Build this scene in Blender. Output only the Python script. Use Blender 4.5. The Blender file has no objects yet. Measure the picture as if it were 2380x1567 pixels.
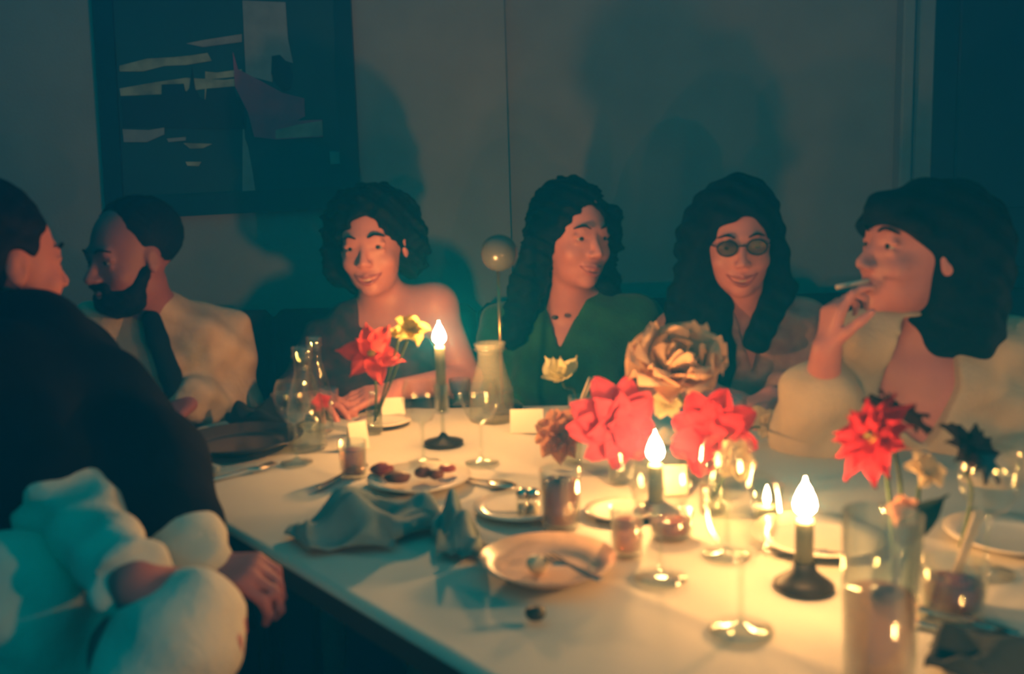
import bpy, math, random
import numpy as np
from mathutils import Vector, Matrix

random.seed(7)
rng = np.random.default_rng(7)
SC = bpy.context.scene
COL = SC.collection
PI = math.pi

# ------------------------------------------------------------------ camera
FPX = 2100.0
CAM = np.array([0.0, 0.0, 1.19])
_p, _r = math.radians(8.0), math.asin(0.03)
_F = np.array([0, math.cos(_p), -math.sin(_p)])
_r0 = np.array([1.0, 0, 0]); _u0 = np.array([0, math.sin(_p), math.cos(_p)])
_R = _r0 * math.cos(_r) - _u0 * math.sin(_r)
_U = _u0 * math.cos(_r) + _r0 * math.sin(_r)
cd = bpy.data.cameras.new('camera'); cam = bpy.data.objects.new('camera', cd); COL.objects.link(cam)
cd.sensor_width = 36.0; cd.lens = 36.0 * FPX / 2380.0
cam.matrix_world = Matrix(((_R[0], _U[0], -_F[0], CAM[0]), (_R[1], _U[1], -_F[1], CAM[1]), (_R[2], _U[2], -_F[2], CAM[2]), (0, 0, 0, 1)))
cd.clip_start = 0.01
cd.dof.use_dof = True; cd.dof.focus_distance = 14.0; cd.dof.aperture_fstop = 4.3
SC.camera = cam
SC.view_settings.view_transform = 'Standard'; SC.view_settings.look = 'None'
SC.view_settings.gamma = 1.0; SC.view_settings.use_curve_mapping = False
SC.view_settings.exposure = 0.0

# ------------------------------------------------------------------ world: dim blue-green fill added to tint the shadows
W = bpy.data.worlds.new('world'); SC.world = W; W.use_nodes = True
bg = W.node_tree.nodes['Background']
bg.inputs[0].default_value = (0.0, 0.72, 1.0, 1); bg.inputs[1].default_value = 0.30
SC.cycles.volume_bounces = 0; SC.cycles.max_bounces = 6; SC.cycles.diffuse_bounces = 3; SC.cycles.transparent_max_bounces = 20
SC.cycles.caustics_reflective = False; SC.cycles.caustics_refractive = False
SC.cycles.sample_clamp_indirect = 3.0

ZT = 0.75   # table height
FLAME = (1.0, 0.50, 0.17)

def ray(px, py):
    return _F + _R * ((px - 1190) / FPX) - _U * ((py - 783.5) / FPX)
def A(px, py, Y):                      # point seen at that pixel, Y metres into the room
    d = ray(px, py); return CAM + d * (Y / d[1])
def T(px, py, z=ZT):                   # point on the table under that pixel
    d = ray(px, py); return CAM + d * ((z - CAM[2]) / d[2])
def unit(v):
    v = np.asarray(v, float); return v / (np.linalg.norm(v) + 1e-12)

# ------------------------------------------------------------------ materials
MC = {}
def mat(name, color, rough=0.6, var=0.08, scale=12.0, bump=0.0, bscale=60.0, metal=0.0, spec=0.5, color2=None, sheen=0.0, sss=0.0):
    if name in MC: return MC[name]
    m = bpy.data.materials.new(name); m.use_nodes = True; n = m.node_tree.nodes; l = m.node_tree.links
    b = n['Principled BSDF']
    tc = n.new('ShaderNodeTexCoord'); ns = n.new('ShaderNodeTexNoise'); ns.inputs['Scale'].default_value = scale; ns.inputs['Detail'].default_value = 4
    l.new(tc.outputs['Object'], ns.inputs['Vector'])
    mx = n.new('ShaderNodeMix'); mx.data_type = 'RGBA'
    c = color; c2 = color2 or tuple(max(0, v * (1 - 2 * var)) for v in c)
    mx.inputs[6].default_value = (*c, 1); mx.inputs[7].default_value = (*c2, 1)
    rp = n.new('ShaderNodeValToRGB'); rp.color_ramp.elements[0].position = .35; rp.color_ramp.elements[1].position = .65
    l.new(ns.outputs['Fac'], rp.inputs[0]); l.new(rp.outputs[0], mx.inputs[0]); l.new(mx.outputs[2], b.inputs['Base Color'])
    b.inputs['Roughness'].default_value = rough; b.inputs['Metallic'].default_value = metal
    b.inputs['Specular IOR Level'].default_value = spec
    if sheen: b.inputs['Sheen Weight'].default_value = sheen
    if sss:
        b.inputs['Subsurface Weight'].default_value = sss; b.inputs['Subsurface Radius'].default_value = (.02, .008, .004); b.inputs['Subsurface Scale'].default_value = 1
    if bump:
        n2 = n.new('ShaderNodeTexNoise'); n2.inputs['Scale'].default_value = bscale; n2.inputs['Detail'].default_value = 3
        l.new(tc.outputs['Object'], n2.inputs['Vector'])
        bp = n.new('ShaderNodeBump'); bp.inputs['Strength'].default_value = bump; bp.inputs['Distance'].default_value = .01
        l.new(n2.outputs['Fac'], bp.inputs['Height']); l.new(bp.outputs[0], b.inputs['Normal'])
    MC[name] = m; return m

def glassmat(name, tint=(.93, .96, .93), refl=1.0, rough=.03):
    if name in MC: return MC[name]
    m = bpy.data.materials.new(name); m.use_nodes = True; n = m.node_tree.nodes; l = m.node_tree.links; n.clear()
    o = n.new('ShaderNodeOutputMaterial'); mx = n.new('ShaderNodeMixShader'); t = n.new('ShaderNodeBsdfTransparent'); g = n.new('ShaderNodeBsdfGlossy')
    t.inputs[0].default_value = (*tint, 1); g.inputs[0].default_value = (1, 1, 1, 1); g.inputs['Roughness'].default_value = rough
    lw = n.new('ShaderNodeLayerWeight'); lw.inputs[0].default_value = .22
    mt = n.new('ShaderNodeMath'); mt.operation = 'MULTIPLY'; mt.inputs[1].default_value = refl
    ns = n.new('ShaderNodeTexNoise'); ns.inputs['Scale'].default_value = 30; bp = n.new('ShaderNodeBump'); bp.inputs['Strength'].default_value = .15; bp.inputs['Distance'].default_value = .002
    l.new(ns.outputs['Fac'], bp.inputs['Height']); l.new(bp.outputs[0], g.inputs['Normal'])
    pw = n.new('ShaderNodeMath'); pw.operation = 'POWER'; pw.inputs[1].default_value = 2.2; l.new(lw.outputs['Facing'], pw.inputs[0]); ad = n.new('ShaderNodeMath'); ad.operation = 'MULTIPLY_ADD'; ad.inputs[1].default_value = .55; ad.inputs[2].default_value = .09; l.new(pw.outputs[0], ad.inputs[0]); lw.inputs[0].default_value = .5
    l.new(ad.outputs[0], mt.inputs[0]); l.new(mt.outputs[0], mx.inputs[0]); l.new(t.outputs[0], mx.inputs[1]); l.new(g.outputs[0], mx.inputs[2]); l.new(mx.outputs[0], o.inputs[0])
    MC[name] = m; return m

def liquidmat(name, color, opac=.55):
    if name in MC: return MC[name]
    m = bpy.data.materials.new(name); m.use_nodes = True; n = m.node_tree.nodes; l = m.node_tree.links; n.clear()
    o = n.new('ShaderNodeOutputMaterial'); mx = n.new('ShaderNodeMixShader'); t = n.new('ShaderNodeBsdfTransparent'); g = n.new('ShaderNodeBsdfPrincipled')
    t.inputs[0].default_value = (*[min(1, .45 + c * .6) for c in color], 1)
    ns = n.new('ShaderNodeTexNoise'); ns.inputs['Scale'].default_value = 40; cr = n.new('ShaderNodeMix'); cr.data_type = 'RGBA'
    cr.inputs[6].default_value = (*color, 1); cr.inputs[7].default_value = (*[c * .6 for c in color], 1)
    l.new(ns.outputs['Fac'], cr.inputs[0]); l.new(cr.outputs[2], g.inputs['Base Color']); g.inputs['Roughness'].default_value = .1
    mx.inputs[0].default_value = opac
    l.new(t.outputs[0], mx.inputs[1]); l.new(g.outputs[0], mx.inputs[2]); l.new(mx.outputs[0], o.inputs[0])
    MC[name] = m; return m

def petalmat(name, color, c2=None):
    if name in MC: return MC[name]
    m = bpy.data.materials.new(name); m.use_nodes = True; n = m.node_tree.nodes; l = m.node_tree.links; n.clear()
    o = n.new('ShaderNodeOutputMaterial'); mx = n.new('ShaderNodeMixShader'); d = n.new('ShaderNodeBsdfDiffuse'); t = n.new('ShaderNodeBsdfTranslucent')
    tc = n.new('ShaderNodeTexCoord'); ns = n.new('ShaderNodeTexNoise'); ns.inputs['Scale'].default_value = 25
    l.new(tc.outputs['Object'], ns.inputs['Vector'])
    cr = n.new('ShaderNodeMix'); cr.data_type = 'RGBA'; c2 = c2 or tuple(v * .65 for v in color)
    cr.inputs[6].default_value = (*color, 1); cr.inputs[7].default_value = (*c2, 1)
    l.new(ns.outputs['Fac'], cr.inputs[0]); l.new(cr.outputs[2], d.inputs[0]); l.new(cr.outputs[2], t.inputs[0])
    mx.inputs[0].default_value = .4
    l.new(d.outputs[0], mx.inputs[1]); l.new(t.outputs[0], mx.inputs[2]); l.new(mx.outputs[0], o.inputs[0])
    MC[name] = m; return m

def emimat(name, color, s):
    if name in MC: return MC[name]
    m = bpy.data.materials.new(name); m.use_nodes = True; n = m.node_tree.nodes; l = m.node_tree.links; n.clear()
    o = n.new('ShaderNodeOutputMaterial'); e = n.new('ShaderNodeEmission'); e.inputs[0].default_value = (*color, 1); e.inputs[1].default_value = s
    l.new(e.outputs[0], o.inputs[0]); MC[name] = m; return m

# ------------------------------------------------------------------ mesh helpers
def obj(name, verts, faces, m, parent=None, smooth=True, loc=None):
    me = bpy.data.meshes.new(name)
    verts = np.asarray(verts, dtype=np.float32).reshape(-1, 3)
    if isinstance(faces, np.ndarray):
        nf, k = faces.shape
        me.vertices.add(len(verts)); me.vertices.foreach_set('co', verts.ravel())
        me.loops.add(nf * k); me.loops.foreach_set('vertex_index', faces.astype(np.int32).ravel())
        me.polygons.add(nf); me.polygons.foreach_set('loop_start', np.arange(0, nf * k, k, dtype=np.int32))
        me.update(calc_edges=True)
    else:
        me.from_pydata([tuple(map(float, v)) for v in verts], [], [tuple(f) for f in faces]); me.update()
    me.validate()
    if smooth: me.polygons.foreach_set('use_smooth', [True] * len(me.polygons))
    if m: me.materials.append(m)
    o = bpy.data.objects.new(name, me); COL.objects.link(o)
    if parent: o.parent = parent
    if loc is not None: o.location = tuple(map(float, loc))
    return o

def empty(name, loc, rz=0):
    o = bpy.data.objects.new(name, None); COL.objects.link(o); o.location = tuple(map(float, loc)); o.rotation_euler = (0, 0, rz); o.empty_display_size = .05; return o
def tag(o, label, cat, group=None, kind=None):
    o['label'] = label; o['category'] = cat
    if group: o['group'] = group
    if kind: o['kind'] = kind
    return o
def struct(o): o['kind'] = 'structure'; return o
def copy_tree(o, parent=None):
    c = o.copy(); COL.objects.link(c); c.parent = parent
    for ch in list(o.children): copy_tree(ch, c)
    return c

def cat(*parts):
    V, F, n = [], [], 0
    for v, f in parts:
        V += [tuple(map(float, p)) for p in v]; F += [tuple(i + n for i in q) for q in f]; n += len(v)
    return V, F
def box(c, s, R=None):
    v = np.array([[x, y, z] for x in (-.5, .5) for y in (-.5, .5) for z in (-.5, .5)]) * np.array(s)
    if R is not None: v = v @ np.array(R)        # rows = axes
    return v + np.array(c), [(0, 1, 3, 2), (4, 6, 7, 5), (0, 4, 5, 1), (2, 3, 7, 6), (0, 2, 6, 4), (1, 5, 7, 3)]
def bevbox(c, s, b=.006, R=None):                # box with chamfered edges
    s = np.array(s) / 2; v = []
    for sx in (-1, 1):
        for sy in (-1, 1):
            for sz in (-1, 1):
                v += [(sx * (s[0] - b), sy * (s[1] - b), sz * s[2]), (sx * (s[0] - b), sy * s[1], sz * (s[2] - b)), (sx * s[0], sy * (s[1] - b), sz * (s[2] - b))]
    v = np.array(v)
    if R is not None: v = v @ np.array(R)
    import bmesh
    bm = bmesh.new(); [bm.verts.new(p) for p in v]; r = bmesh.ops.convex_hull(bm, input=bm.verts)
    bm.verts.index_update(); V = [tuple(np.array(x.co) + np.array(c)) for x in bm.verts]; F = [[q.index for q in f.verts] for f in bm.faces]; bm.free()
    return V, F
def lathe(prof, n=32, c=(0, 0, 0)):
    V, F = [], []
    for r, z in prof:
        for i in range(n):
            a = 2 * PI * i / n; V.append((c[0] + r * math.cos(a), c[1] + r * math.sin(a), c[2] + z))
    m = len(prof)
    for j in range(m - 1):
        for i in range(n):
            F.append((j * n + i, j * n + (i + 1) % n, (j + 1) * n + (i + 1) % n, (j + 1) * n + i))
    if prof[0][0] > 1e-5: F.append(tuple(range(n))[::-1])
    if prof[-1][0] > 1e-5: F.append(tuple((m - 1) * n + i for i in range(n)))
    return V, F
def openlathe(prof, n=32):
    V, F = lathe(prof, n); return V, [f for f in F if len(f) == 4]
def tube(pts, rad, n=8, cap=True):
    pts = [np.array(p, float) for p in pts]; m = len(pts)
    rad = [rad] * m if np.isscalar(rad) else rad
    V, F = [], []; up = np.array([0, 0, 1.0])
    for i, p in enumerate(pts):
        t = unit(pts[min(i + 1, m - 1)] - pts[max(i - 1, 0)])
        s = np.cross(t, up); s = unit(s) if np.linalg.norm(s) > 1e-3 else np.array([1.0, 0, 0]); q = np.cross(s, t)
        for k in range(n):
            a = 2 * PI * k / n; V.append(p + rad[i] * (math.cos(a) * s + math.sin(a) * q))
    for i in range(m - 1):
        for k in range(n): F.append((i * n + k, i * n + (k + 1) % n, (i + 1) * n + (k + 1) % n, (i + 1) * n + k))
    if cap: F.append(tuple(range(n))[::-1]); F.append(tuple((m - 1) * n + k for k in range(n)))
    return V, F
def ball(c, r, n=14, R=None, noise=0, seed=0):
    r = np.array([r] * 3 if np.isscalar(r) else r, float); V, F = [], []; g = np.random.default_rng(seed); ph = g.uniform(0, 6, 6)
    V.append((0, 0, 1)); 
    for j in range(1, n // 2):
        t = PI * j / (n // 2)
        for i in range(n): a = 2 * PI * i / n; V.append((math.sin(t) * math.cos(a), math.sin(t) * math.sin(a), math.cos(t)))
    V.append((0, 0, -1)); V = np.array(V)
    if noise: V = V * (1 + noise * (np.sin(4 * V[:, 0] + ph[0]) * np.sin(5 * V[:, 1] + ph[1]) + np.sin(6 * V[:, 2] + ph[2]) * .6))[:, None]
    V = V * r
    if R is not None: V = V @ np.array(R)
    V = V + np.array(c); L = len(V) - 1; rows = n // 2 - 1
    for i in range(n): F.append((0, 1 + i, 1 + (i + 1) % n))
    for j in range(rows - 1):
        for i in range(n): F.append((1 + j * n + i, 1 + (j + 1) * n + i, 1 + (j + 1) * n + (i + 1) % n, 1 + j * n + (i + 1) % n))
    for i in range(n): F.append((L, 1 + (rows - 1) * n + (i + 1) % n, 1 + (rows - 1) * n + i))
    return V, F
def smoothpath(pts, k=6):
    pts = [np.array(p, float) for p in pts]; out = []
    P = [2 * pts[0] - pts[1]] + pts + [2 * pts[-1] - pts[-2]]
    for i in range(1, len(P) - 2):
        for j in range(k):
            t = j / k; a, b, c, d = P[i - 1:i + 3]
            out.append(.5 * ((2 * b) + (c - a) * t + (2 * a - 5 * b + 4 * c - d) * t * t + (3 * b - a - 3 * c + d) * t ** 3))
    out.append(pts[-1]); return out

# ------------------------------------------------------------------ signed-distance solids -> one continuous surface
def rc(a, b, ra, rb, k=.015, op='u', scale=None): return ('rc', np.array(a, float), np.array(b, float), ra, rb, k, op)
def ell(c, r, B=None, k=.015, op='u'): return ('el', np.array(c, float), np.array(r, float), np.eye(3) if B is None else np.array(B, float), None, k, op)
def surf(prims, h, infl=0.0, post=None, noise=None):
    lo = np.full(3, 1e9); hi = -lo; bb = []
    for p in prims:
        if p[0] == 'rc': R = max(p[3], p[4]); l = np.minimum(p[1], p[2]) - R; u = np.maximum(p[1], p[2]) + R
        else: R = p[2].max(); l = p[1] - R; u = p[1] + R
        m = infl + p[5] + 3 * h + .012; bb.append((l - m, u + m))
        if p[6] == 'u': lo = np.minimum(lo, l - m); hi = np.maximum(hi, u + m)
    n = np.ceil((hi - lo) / h).astype(int) + 2
    X = [(lo[i] + h * np.arange(n[i])).astype(np.float32) for i in range(3)]
    D = np.full(n, .03, np.float32)
    for p, (l, u) in zip(prims, bb):
        i0 = np.clip(((l - lo) / h).astype(int), 0, n - 1); i1 = np.clip(((u - lo) / h).astype(int) + 2, 1, n)
        if np.any(i1 <= i0): continue
        sl = tuple(slice(i0[i], i1[i]) for i in range(3))
        x = X[0][sl[0]][:, None, None]; y = X[1][sl[1]][None, :, None]; z = X[2][sl[2]][None, None, :]
        if p[0] == 'rc':
            a, b, ra, rb = p[1], p[2], p[3], p[4]; ba = b - a; L = max(ba @ ba, 1e-9)
            t = np.clip(((x - a[0]) * ba[0] + (y - a[1]) * ba[1] + (z - a[2]) * ba[2]) / L, 0, 1)
            d = np.sqrt((x - a[0] - t * ba[0]) ** 2 + (y - a[1] - t * ba[1]) ** 2 + (z - a[2] - t * ba[2]) ** 2) - (ra + (rb - ra) * t)
        else:
            c, r, B = p[1], p[2], p[3]; x = x - c[0]; y = y - c[1]; z = z - c[2]
            q = [x * B[i][0] + y * B[i][1] + z * B[i][2] for i in range(3)]
            k0 = np.sqrt((q[0] / r[0]) ** 2 + (q[1] / r[1]) ** 2 + (q[2] / r[2]) ** 2)
            k1 = np.sqrt((q[0] / r[0] ** 2) ** 2 + (q[1] / r[1] ** 2) ** 2 + (q[2] / r[2] ** 2) ** 2) + 1e-6
            d = k0 * (k0 - 1) / k1
        k = p[5]; E = D[sl]
        if p[6] == 'u':
            d = d - infl; hh = np.clip(.5 + .5 * (E - d) / k, 0, 1); D[sl] = E * (1 - hh) + d * hh - k * hh * (1 - hh)
        else:
            d = -d; hh = np.clip(.5 - .5 * (E - d) / k, 0, 1); D[sl] = E * (1 - hh) + d * hh + k * hh * (1 - hh)
    g = (X[0][:, None, None], X[1][None, :, None], X[2][None, None, :])
    if noise is not None: D += noise(*g).astype(np.float32)
    if post is not None: D = post(D, *g).astype(np.float32)
    D[0] = D[-1] = .03; D[:, 0] = D[:, -1] = .03; D[:, :, 0] = D[:, :, -1] = .03
    S = D < 0
    cnt = np.zeros(n - 1, np.int8)
    for a in (0, 1):
        for b in (0, 1):
            for c in (0, 1): cnt += S[a:n[0] - 1 + a, b:n[1] - 1 + b, c:n[2] - 1 + c]
    act = (cnt > 0) & (cnt < 8); idx = np.argwhere(act); vid = np.full(n - 1, -1, np.int32); vid[act] = np.arange(len(idx))
    acc = np.zeros((len(idx), 3)); w = np.zeros(len(idx)); cr = [(a, b, c) for a in (0, 1) for b in (0, 1) for c in (0, 1)]
    val = {c: D[idx[:, 0] + c[0], idx[:, 1] + c[1], idx[:, 2] + c[2]] for c in cr}
    for c in cr:
        for ax in range(3):
            if c[ax] == 0:
                e = list(c); e[ax] = 1; e = tuple(e); v0, v1 = val[c], val[e]; s = (v0 < 0) != (v1 < 0)
                t = np.where(s, v0 / np.where(s, v0 - v1, 1), 0); pt = np.array(c, float)[None, :].repeat(len(idx), 0); pt[:, ax] += t
                acc[s] += pt[s]; w[s] += 1
    V = lo + (idx + acc / w[:, None]) * h
    Fs = []
    for ax in range(3):
        s0 = [slice(None)] * 3; s1 = [slice(None)] * 3; s0[ax] = slice(0, -1); s1[ax] = slice(1, None)
        a = S[tuple(s0)]; b = S[tuple(s1)]; e = np.argwhere(a != b)
        o1, o2 = [(1, 2), (2, 0), (0, 1)][ax]
        e = e[(e[:, o1] > 0) & (e[:, o2] > 0) & (e[:, o1] < n[o1] - 1) & (e[:, o2] < n[o2] - 1)]
        fl = a[e[:, 0], e[:, 1], e[:, 2]]
        def g_(d1, d2): q = e.copy(); q[:, o1] -= d1; q[:, o2] -= d2; return vid[q[:, 0], q[:, 1], q[:, 2]]
        f = np.stack([g_(1, 1), g_(0, 1), g_(0, 0), g_(1, 0)], 1); f[~fl] = f[~fl][:, ::-1]; Fs.append(f)
    F = np.concatenate(Fs); F = F[(F >= 0).all(1)]
    # light smoothing
    E = np.concatenate([F[:, [0, 1]], F[:, [1, 2]], F[:, [2, 3]], F[:, [3, 0]]])
    for _ in range(2):
        s = np.zeros_like(V); c = np.zeros(len(V))
        for i in range(3): s[:, i] = np.bincount(E[:, 0], V[E[:, 1], i], len(V)) + np.bincount(E[:, 1], V[E[:, 0], i], len(V))
        c = np.bincount(E[:, 0], minlength=len(V)) + np.bincount(E[:, 1], minlength=len(V))
        V = .5 * V + .5 * s / np.maximum(c, 1)[:, None]
    return V, F
def wig(amp, f, seed=0):
    g = np.random.default_rng(seed); ph = g.uniform(0, 6, 9); k = g.uniform(.7, 1.3, 9) * f
    def fn(x, y, z):
        return amp * (np.sin(k[0] * x + .6 * k[1] * z + ph[0]) * np.sin(k[2] * z + ph[1] + .5 * k[3] * y) + .6 * np.sin(k[4] * y + k[5] * x + ph[3]) * np.sin(1.7 * k[6] * z + ph[4]))
    return fn
def prism(polyXZ, ymin, ymax):      # convex polygon in X-Z pushed through Y -> signed distance
    P = [np.array(q, float) for q in polyXZ]; c = sum(P) / len(P)
    def fn(x, y, z):
        d = None
        for i in range(len(P)):
            a, b = P[i], P[(i + 1) % len(P)]; nrm = unit([b[1] - a[1], -(b[0] - a[0])])
            if nrm @ (c - a) > 0: nrm = -nrm
            e = (x - a[0]) * nrm[0] + (z - a[1]) * nrm[1] + 0 * y; d = e if d is None else np.maximum(d, e)
        return np.maximum(np.maximum(d, ymin - y), y - ymax)
    return fn
def cutter(*fns):
    def post(D, x, y, z):
        for f in fns: D = np.maximum(D, -f(x, y, z))
        return D
    return post
def XZ(px, py, Y): p = A(px, py, Y); return (p[0], p[2])

# ================================================================== ROOM
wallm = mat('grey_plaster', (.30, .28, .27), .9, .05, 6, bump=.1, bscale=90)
WY = 3.0
v = cat(box((-.57, WY + .06, 1.4), (4.86, .12, 2.8)), box((1.05, WY + .075, 1.4), (.9, .03, 2.8)))
xs = A(1178, 250, WY)[0]
o = struct(obj('wall_back', *box(((-3 + xs) / 2, WY + .05, 1.4), (xs + 3, .14, 2.8)), wallm, smooth=False))
xr = A(2090, 300, WY)[0]
o = struct(obj('wall_back_right', *box(((xr + xs) / 2, WY + .075, 1.4), (xr - xs, .09, 2.8)), wallm, smooth=False)); 
trimm = mat('grey_trim', (.30, .28, .27), .6, .05)
x2, x3 = A(2118, 300, WY)[0], A(2170, 300, WY)[0]
struct(obj('trim_1', *bevbox(((xr + x2) / 2 - .005, WY + .02, 1.4), (x2 - xr, .09, 2.8), .006), trimm, smooth=False))
struct(obj('trim_2', *bevbox(((x2 + x3) / 2 + .006, WY + .05, 1.4), (x3 - x2 - .012, .09, 2.8), .006), trimm, smooth=False))
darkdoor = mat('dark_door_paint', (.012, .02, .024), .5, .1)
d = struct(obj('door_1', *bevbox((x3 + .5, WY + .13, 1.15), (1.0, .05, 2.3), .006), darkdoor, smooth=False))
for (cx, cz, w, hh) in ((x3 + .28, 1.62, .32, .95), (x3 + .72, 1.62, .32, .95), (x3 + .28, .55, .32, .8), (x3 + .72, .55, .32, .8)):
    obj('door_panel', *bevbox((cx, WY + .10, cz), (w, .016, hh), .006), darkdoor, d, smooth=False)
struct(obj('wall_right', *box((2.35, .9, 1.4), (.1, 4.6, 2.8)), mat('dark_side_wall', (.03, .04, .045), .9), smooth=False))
struct(obj('wall_back_beyond', *box((x3 + .5, WY + .17, 2.55), (1.5, .09, .5)), wallm, smooth=False))
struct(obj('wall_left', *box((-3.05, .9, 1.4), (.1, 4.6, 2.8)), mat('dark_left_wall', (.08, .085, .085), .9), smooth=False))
struct(obj('floor', *box((-.3, .9, -.03), (6.2, 4.7, .06)), mat('dark_floor', (.022, .018, .014), .6, .2, 5), smooth=False))

# ---- framed picture
PY = WY - .045
def PW(px, py): return A(px, py, PY)
fr = empty('framed_picture', PW(540, 250)); tag(fr, 'large dark framed picture of a night skyline with a pink draped shape', 'picture')
def rel(p, o): return np.array(p) - np.array(o.location)
c = [PW(208, -60), PW(811, -60), PW(838, 481), PW(246, 513)]
ins = [PW(258, -20), PW(776, -20), PW(792, 432), PW(285, 460)]
blk = mat('black_frame', (.008, .010, .012), .4, .1)
V = [rel(q, fr) for q in c] + [rel(q, fr) for q in ins] + [rel(q, fr) + (0, .04, 0) for q in c] + [rel(q, fr) + (0, .012, 0) for q in ins]
F = []
for i in range(4):
    j = (i + 1) % 4; F += [(i, j, 4 + j, 4 + i), (8 + i, 8 + j, j, i), (4 + i, 4 + j, 12 + j, 12 + i)]
obj('frame', V, F + [(8, 9, 10, 11)], blk, fr, smooth=False)
obj('print', [rel(q, fr) + (0, .011, 0) for q in ins] + [rel(q, fr) + (0, .03, 0) for q in ins], [(3, 2, 1, 0), (4, 5, 6, 7)] + [(i, (i + 1) % 4, 4 + (i + 1) % 4, 4 + i) for i in range(4)],
    mat('print_night', (.008, .055, .06), .7, .1, 3, color2=(.006, .035, .045)), fr, smooth=False)
def patch(name, pts, m, off):
    P = [rel(PW(*q), fr) + (0, off, 0) for q in pts]; n = len(P)
    V = P + [q + (0, .002, 0) for q in P]
    obj(name, V, [tuple(range(n))[::-1], tuple(range(n, 2 * n))] + [(i, (i + 1) % n, n + (i + 1) % n, n + i) for i in range(n)], m, fr, smooth=False)
ink = mat('print_ink', (.004, .012, .016), .8, .1); cream = mat('print_cloud', (.38, .36, .24), .8, .3, 14); gre = mat('print_grey', (.26, .25, .26), .8, .1, 20)
pink = mat('print_pink', (.42, .07, .13), .8, .2, 8, color2=(.22, .07, .13)); paleb = mat('print_pale', (.32, .26, .24), .8, .2)
patch('cloud_band', [(275, 152), (340, 135), (400, 132), (440, 128), (480, 122), (490, 140), (430, 150), (380, 152), (330, 165), (275, 165)], cream, .008)
patch('cloud_band', [(275, 205), (360, 190), (430, 180), (520, 185), (560, 180), (560, 198), (478, 205), (380, 218), (278, 222)], cream, .008)
patch('cloud_band', [(430, 100), (470, 92), (560, 78), (560, 96), (470, 108)], paleb, .008)
patch('cloud_band', [(475, 165), (500, 168), (560, 160), (560, 176), (480, 184), (474, 240)], cream, .0075)
patch('skyline', [(280, 228), (374, 222), (374, 196), (425, 194), (430, 215), (438, 205), (445, 155), (452, 205), (462, 225), (478, 232), (478, 208), (540, 202), (548, 225), (570, 230), (570, 300), (283, 296)], ink, .006)
patch('water_band', [(283, 300), (345, 302), (380, 296), (380, 312), (340, 330), (286, 330)], gre, .0055)
patch('water_band', [(386, 322), (430, 318), (430, 326), (390, 330)], gre, .0055)
patch('lamp_shape', [(424, 332), (492, 334), (470, 344), (440, 345)], cream, .0055); patch('lamp_shape', [(430, 376), (466, 376), (460, 386), (434, 385)], cream, .0055)
patch('column', [(562, 0), (662, 4), (668, 90), (680, 146), (630, 130), (632, 190), (600, 182), (570, 175)], gre, .006)
patch('drape', [(540, 120), (552, 160), (600, 185), (655, 215), (706, 228), (708, 270), (690, 280), (748, 278), (750, 318), (640, 324), (590, 318), (575, 260), (545, 200)], pink, .004)
patch('drape_fold', [(640, 302), (690, 290), (748, 280), (750, 316), (640, 322)], paleb, .0025)
patch('figure_shape', [(632, 130), (650, 127), (672, 150), (680, 175), (675, 205), (658, 212), (640, 195), (630, 170)], ink, .0025)
patch('light_sliver', [(563, 250), (568, 320), (575, 340), (586, 400), (593, 450), (562, 450)], gre, .006)
patch('paper_tag', [(765, 352), (789, 352), (790, 380), (767, 382)], gre, .006)
for q in list(fr.children): 
    pass

# ---- banquette
ban = empty('banquette', (0, 2.62, 0)); tag(ban, 'long dark upholstered banquette along the back wall', 'bench')
bm_ = mat('dark_upholstery', (.010, .014, .016), .9, .15, 10, bump=.2, spec=.1)
obj('seat_cushion', *bevbox((-.1, -.30, .39), (3.6, .48, .12), .03), bm_, ban)
obj('base', *bevbox((-.1, -.27, .165), (3.6, .40, .33), .01), bm_, ban, smooth=False)
for i in range(6):
    obj('back_panel', *bevbox((-1.6 + i * .6, .02, .66), (.594, .10, .52), .025), bm_, ban)

# ---- table + cloth
tab = empty('dining_table', (0, 1.3, 0)); tag(tab, 'large dining table hidden under a white cloth', 'table')
TP = [(-.80, 1.71), (-.60, 2.04), (1.6, 1.96), (1.6, .12), (.565, .12)]
wood = mat('dark_wood', (.02, .014, .01), .5, .2, 8)
n = len(TP); V = [(x, y - 1.3, ZT - .045) for x, y in TP] + [(x, y - 1.3, ZT - .012) for x, y in TP]
obj('tabletop', V, [tuple(range(n)), tuple(range(n, 2 * n))[::-1]] + [(i, n + i, n + (i + 1) % n, (i + 1) % n) for i in range(n)], wood, tab, smooth=False)
for (x, y) in ((-.45, 1.75), (1.2, 1.75), (1.2, .45), (.55, .5)):
    obj('leg', *bevbox((x, y - 1.3, (ZT - .045) / 2), (.07, .07, ZT - .045), .006), wood, tab, smooth=False)
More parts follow.
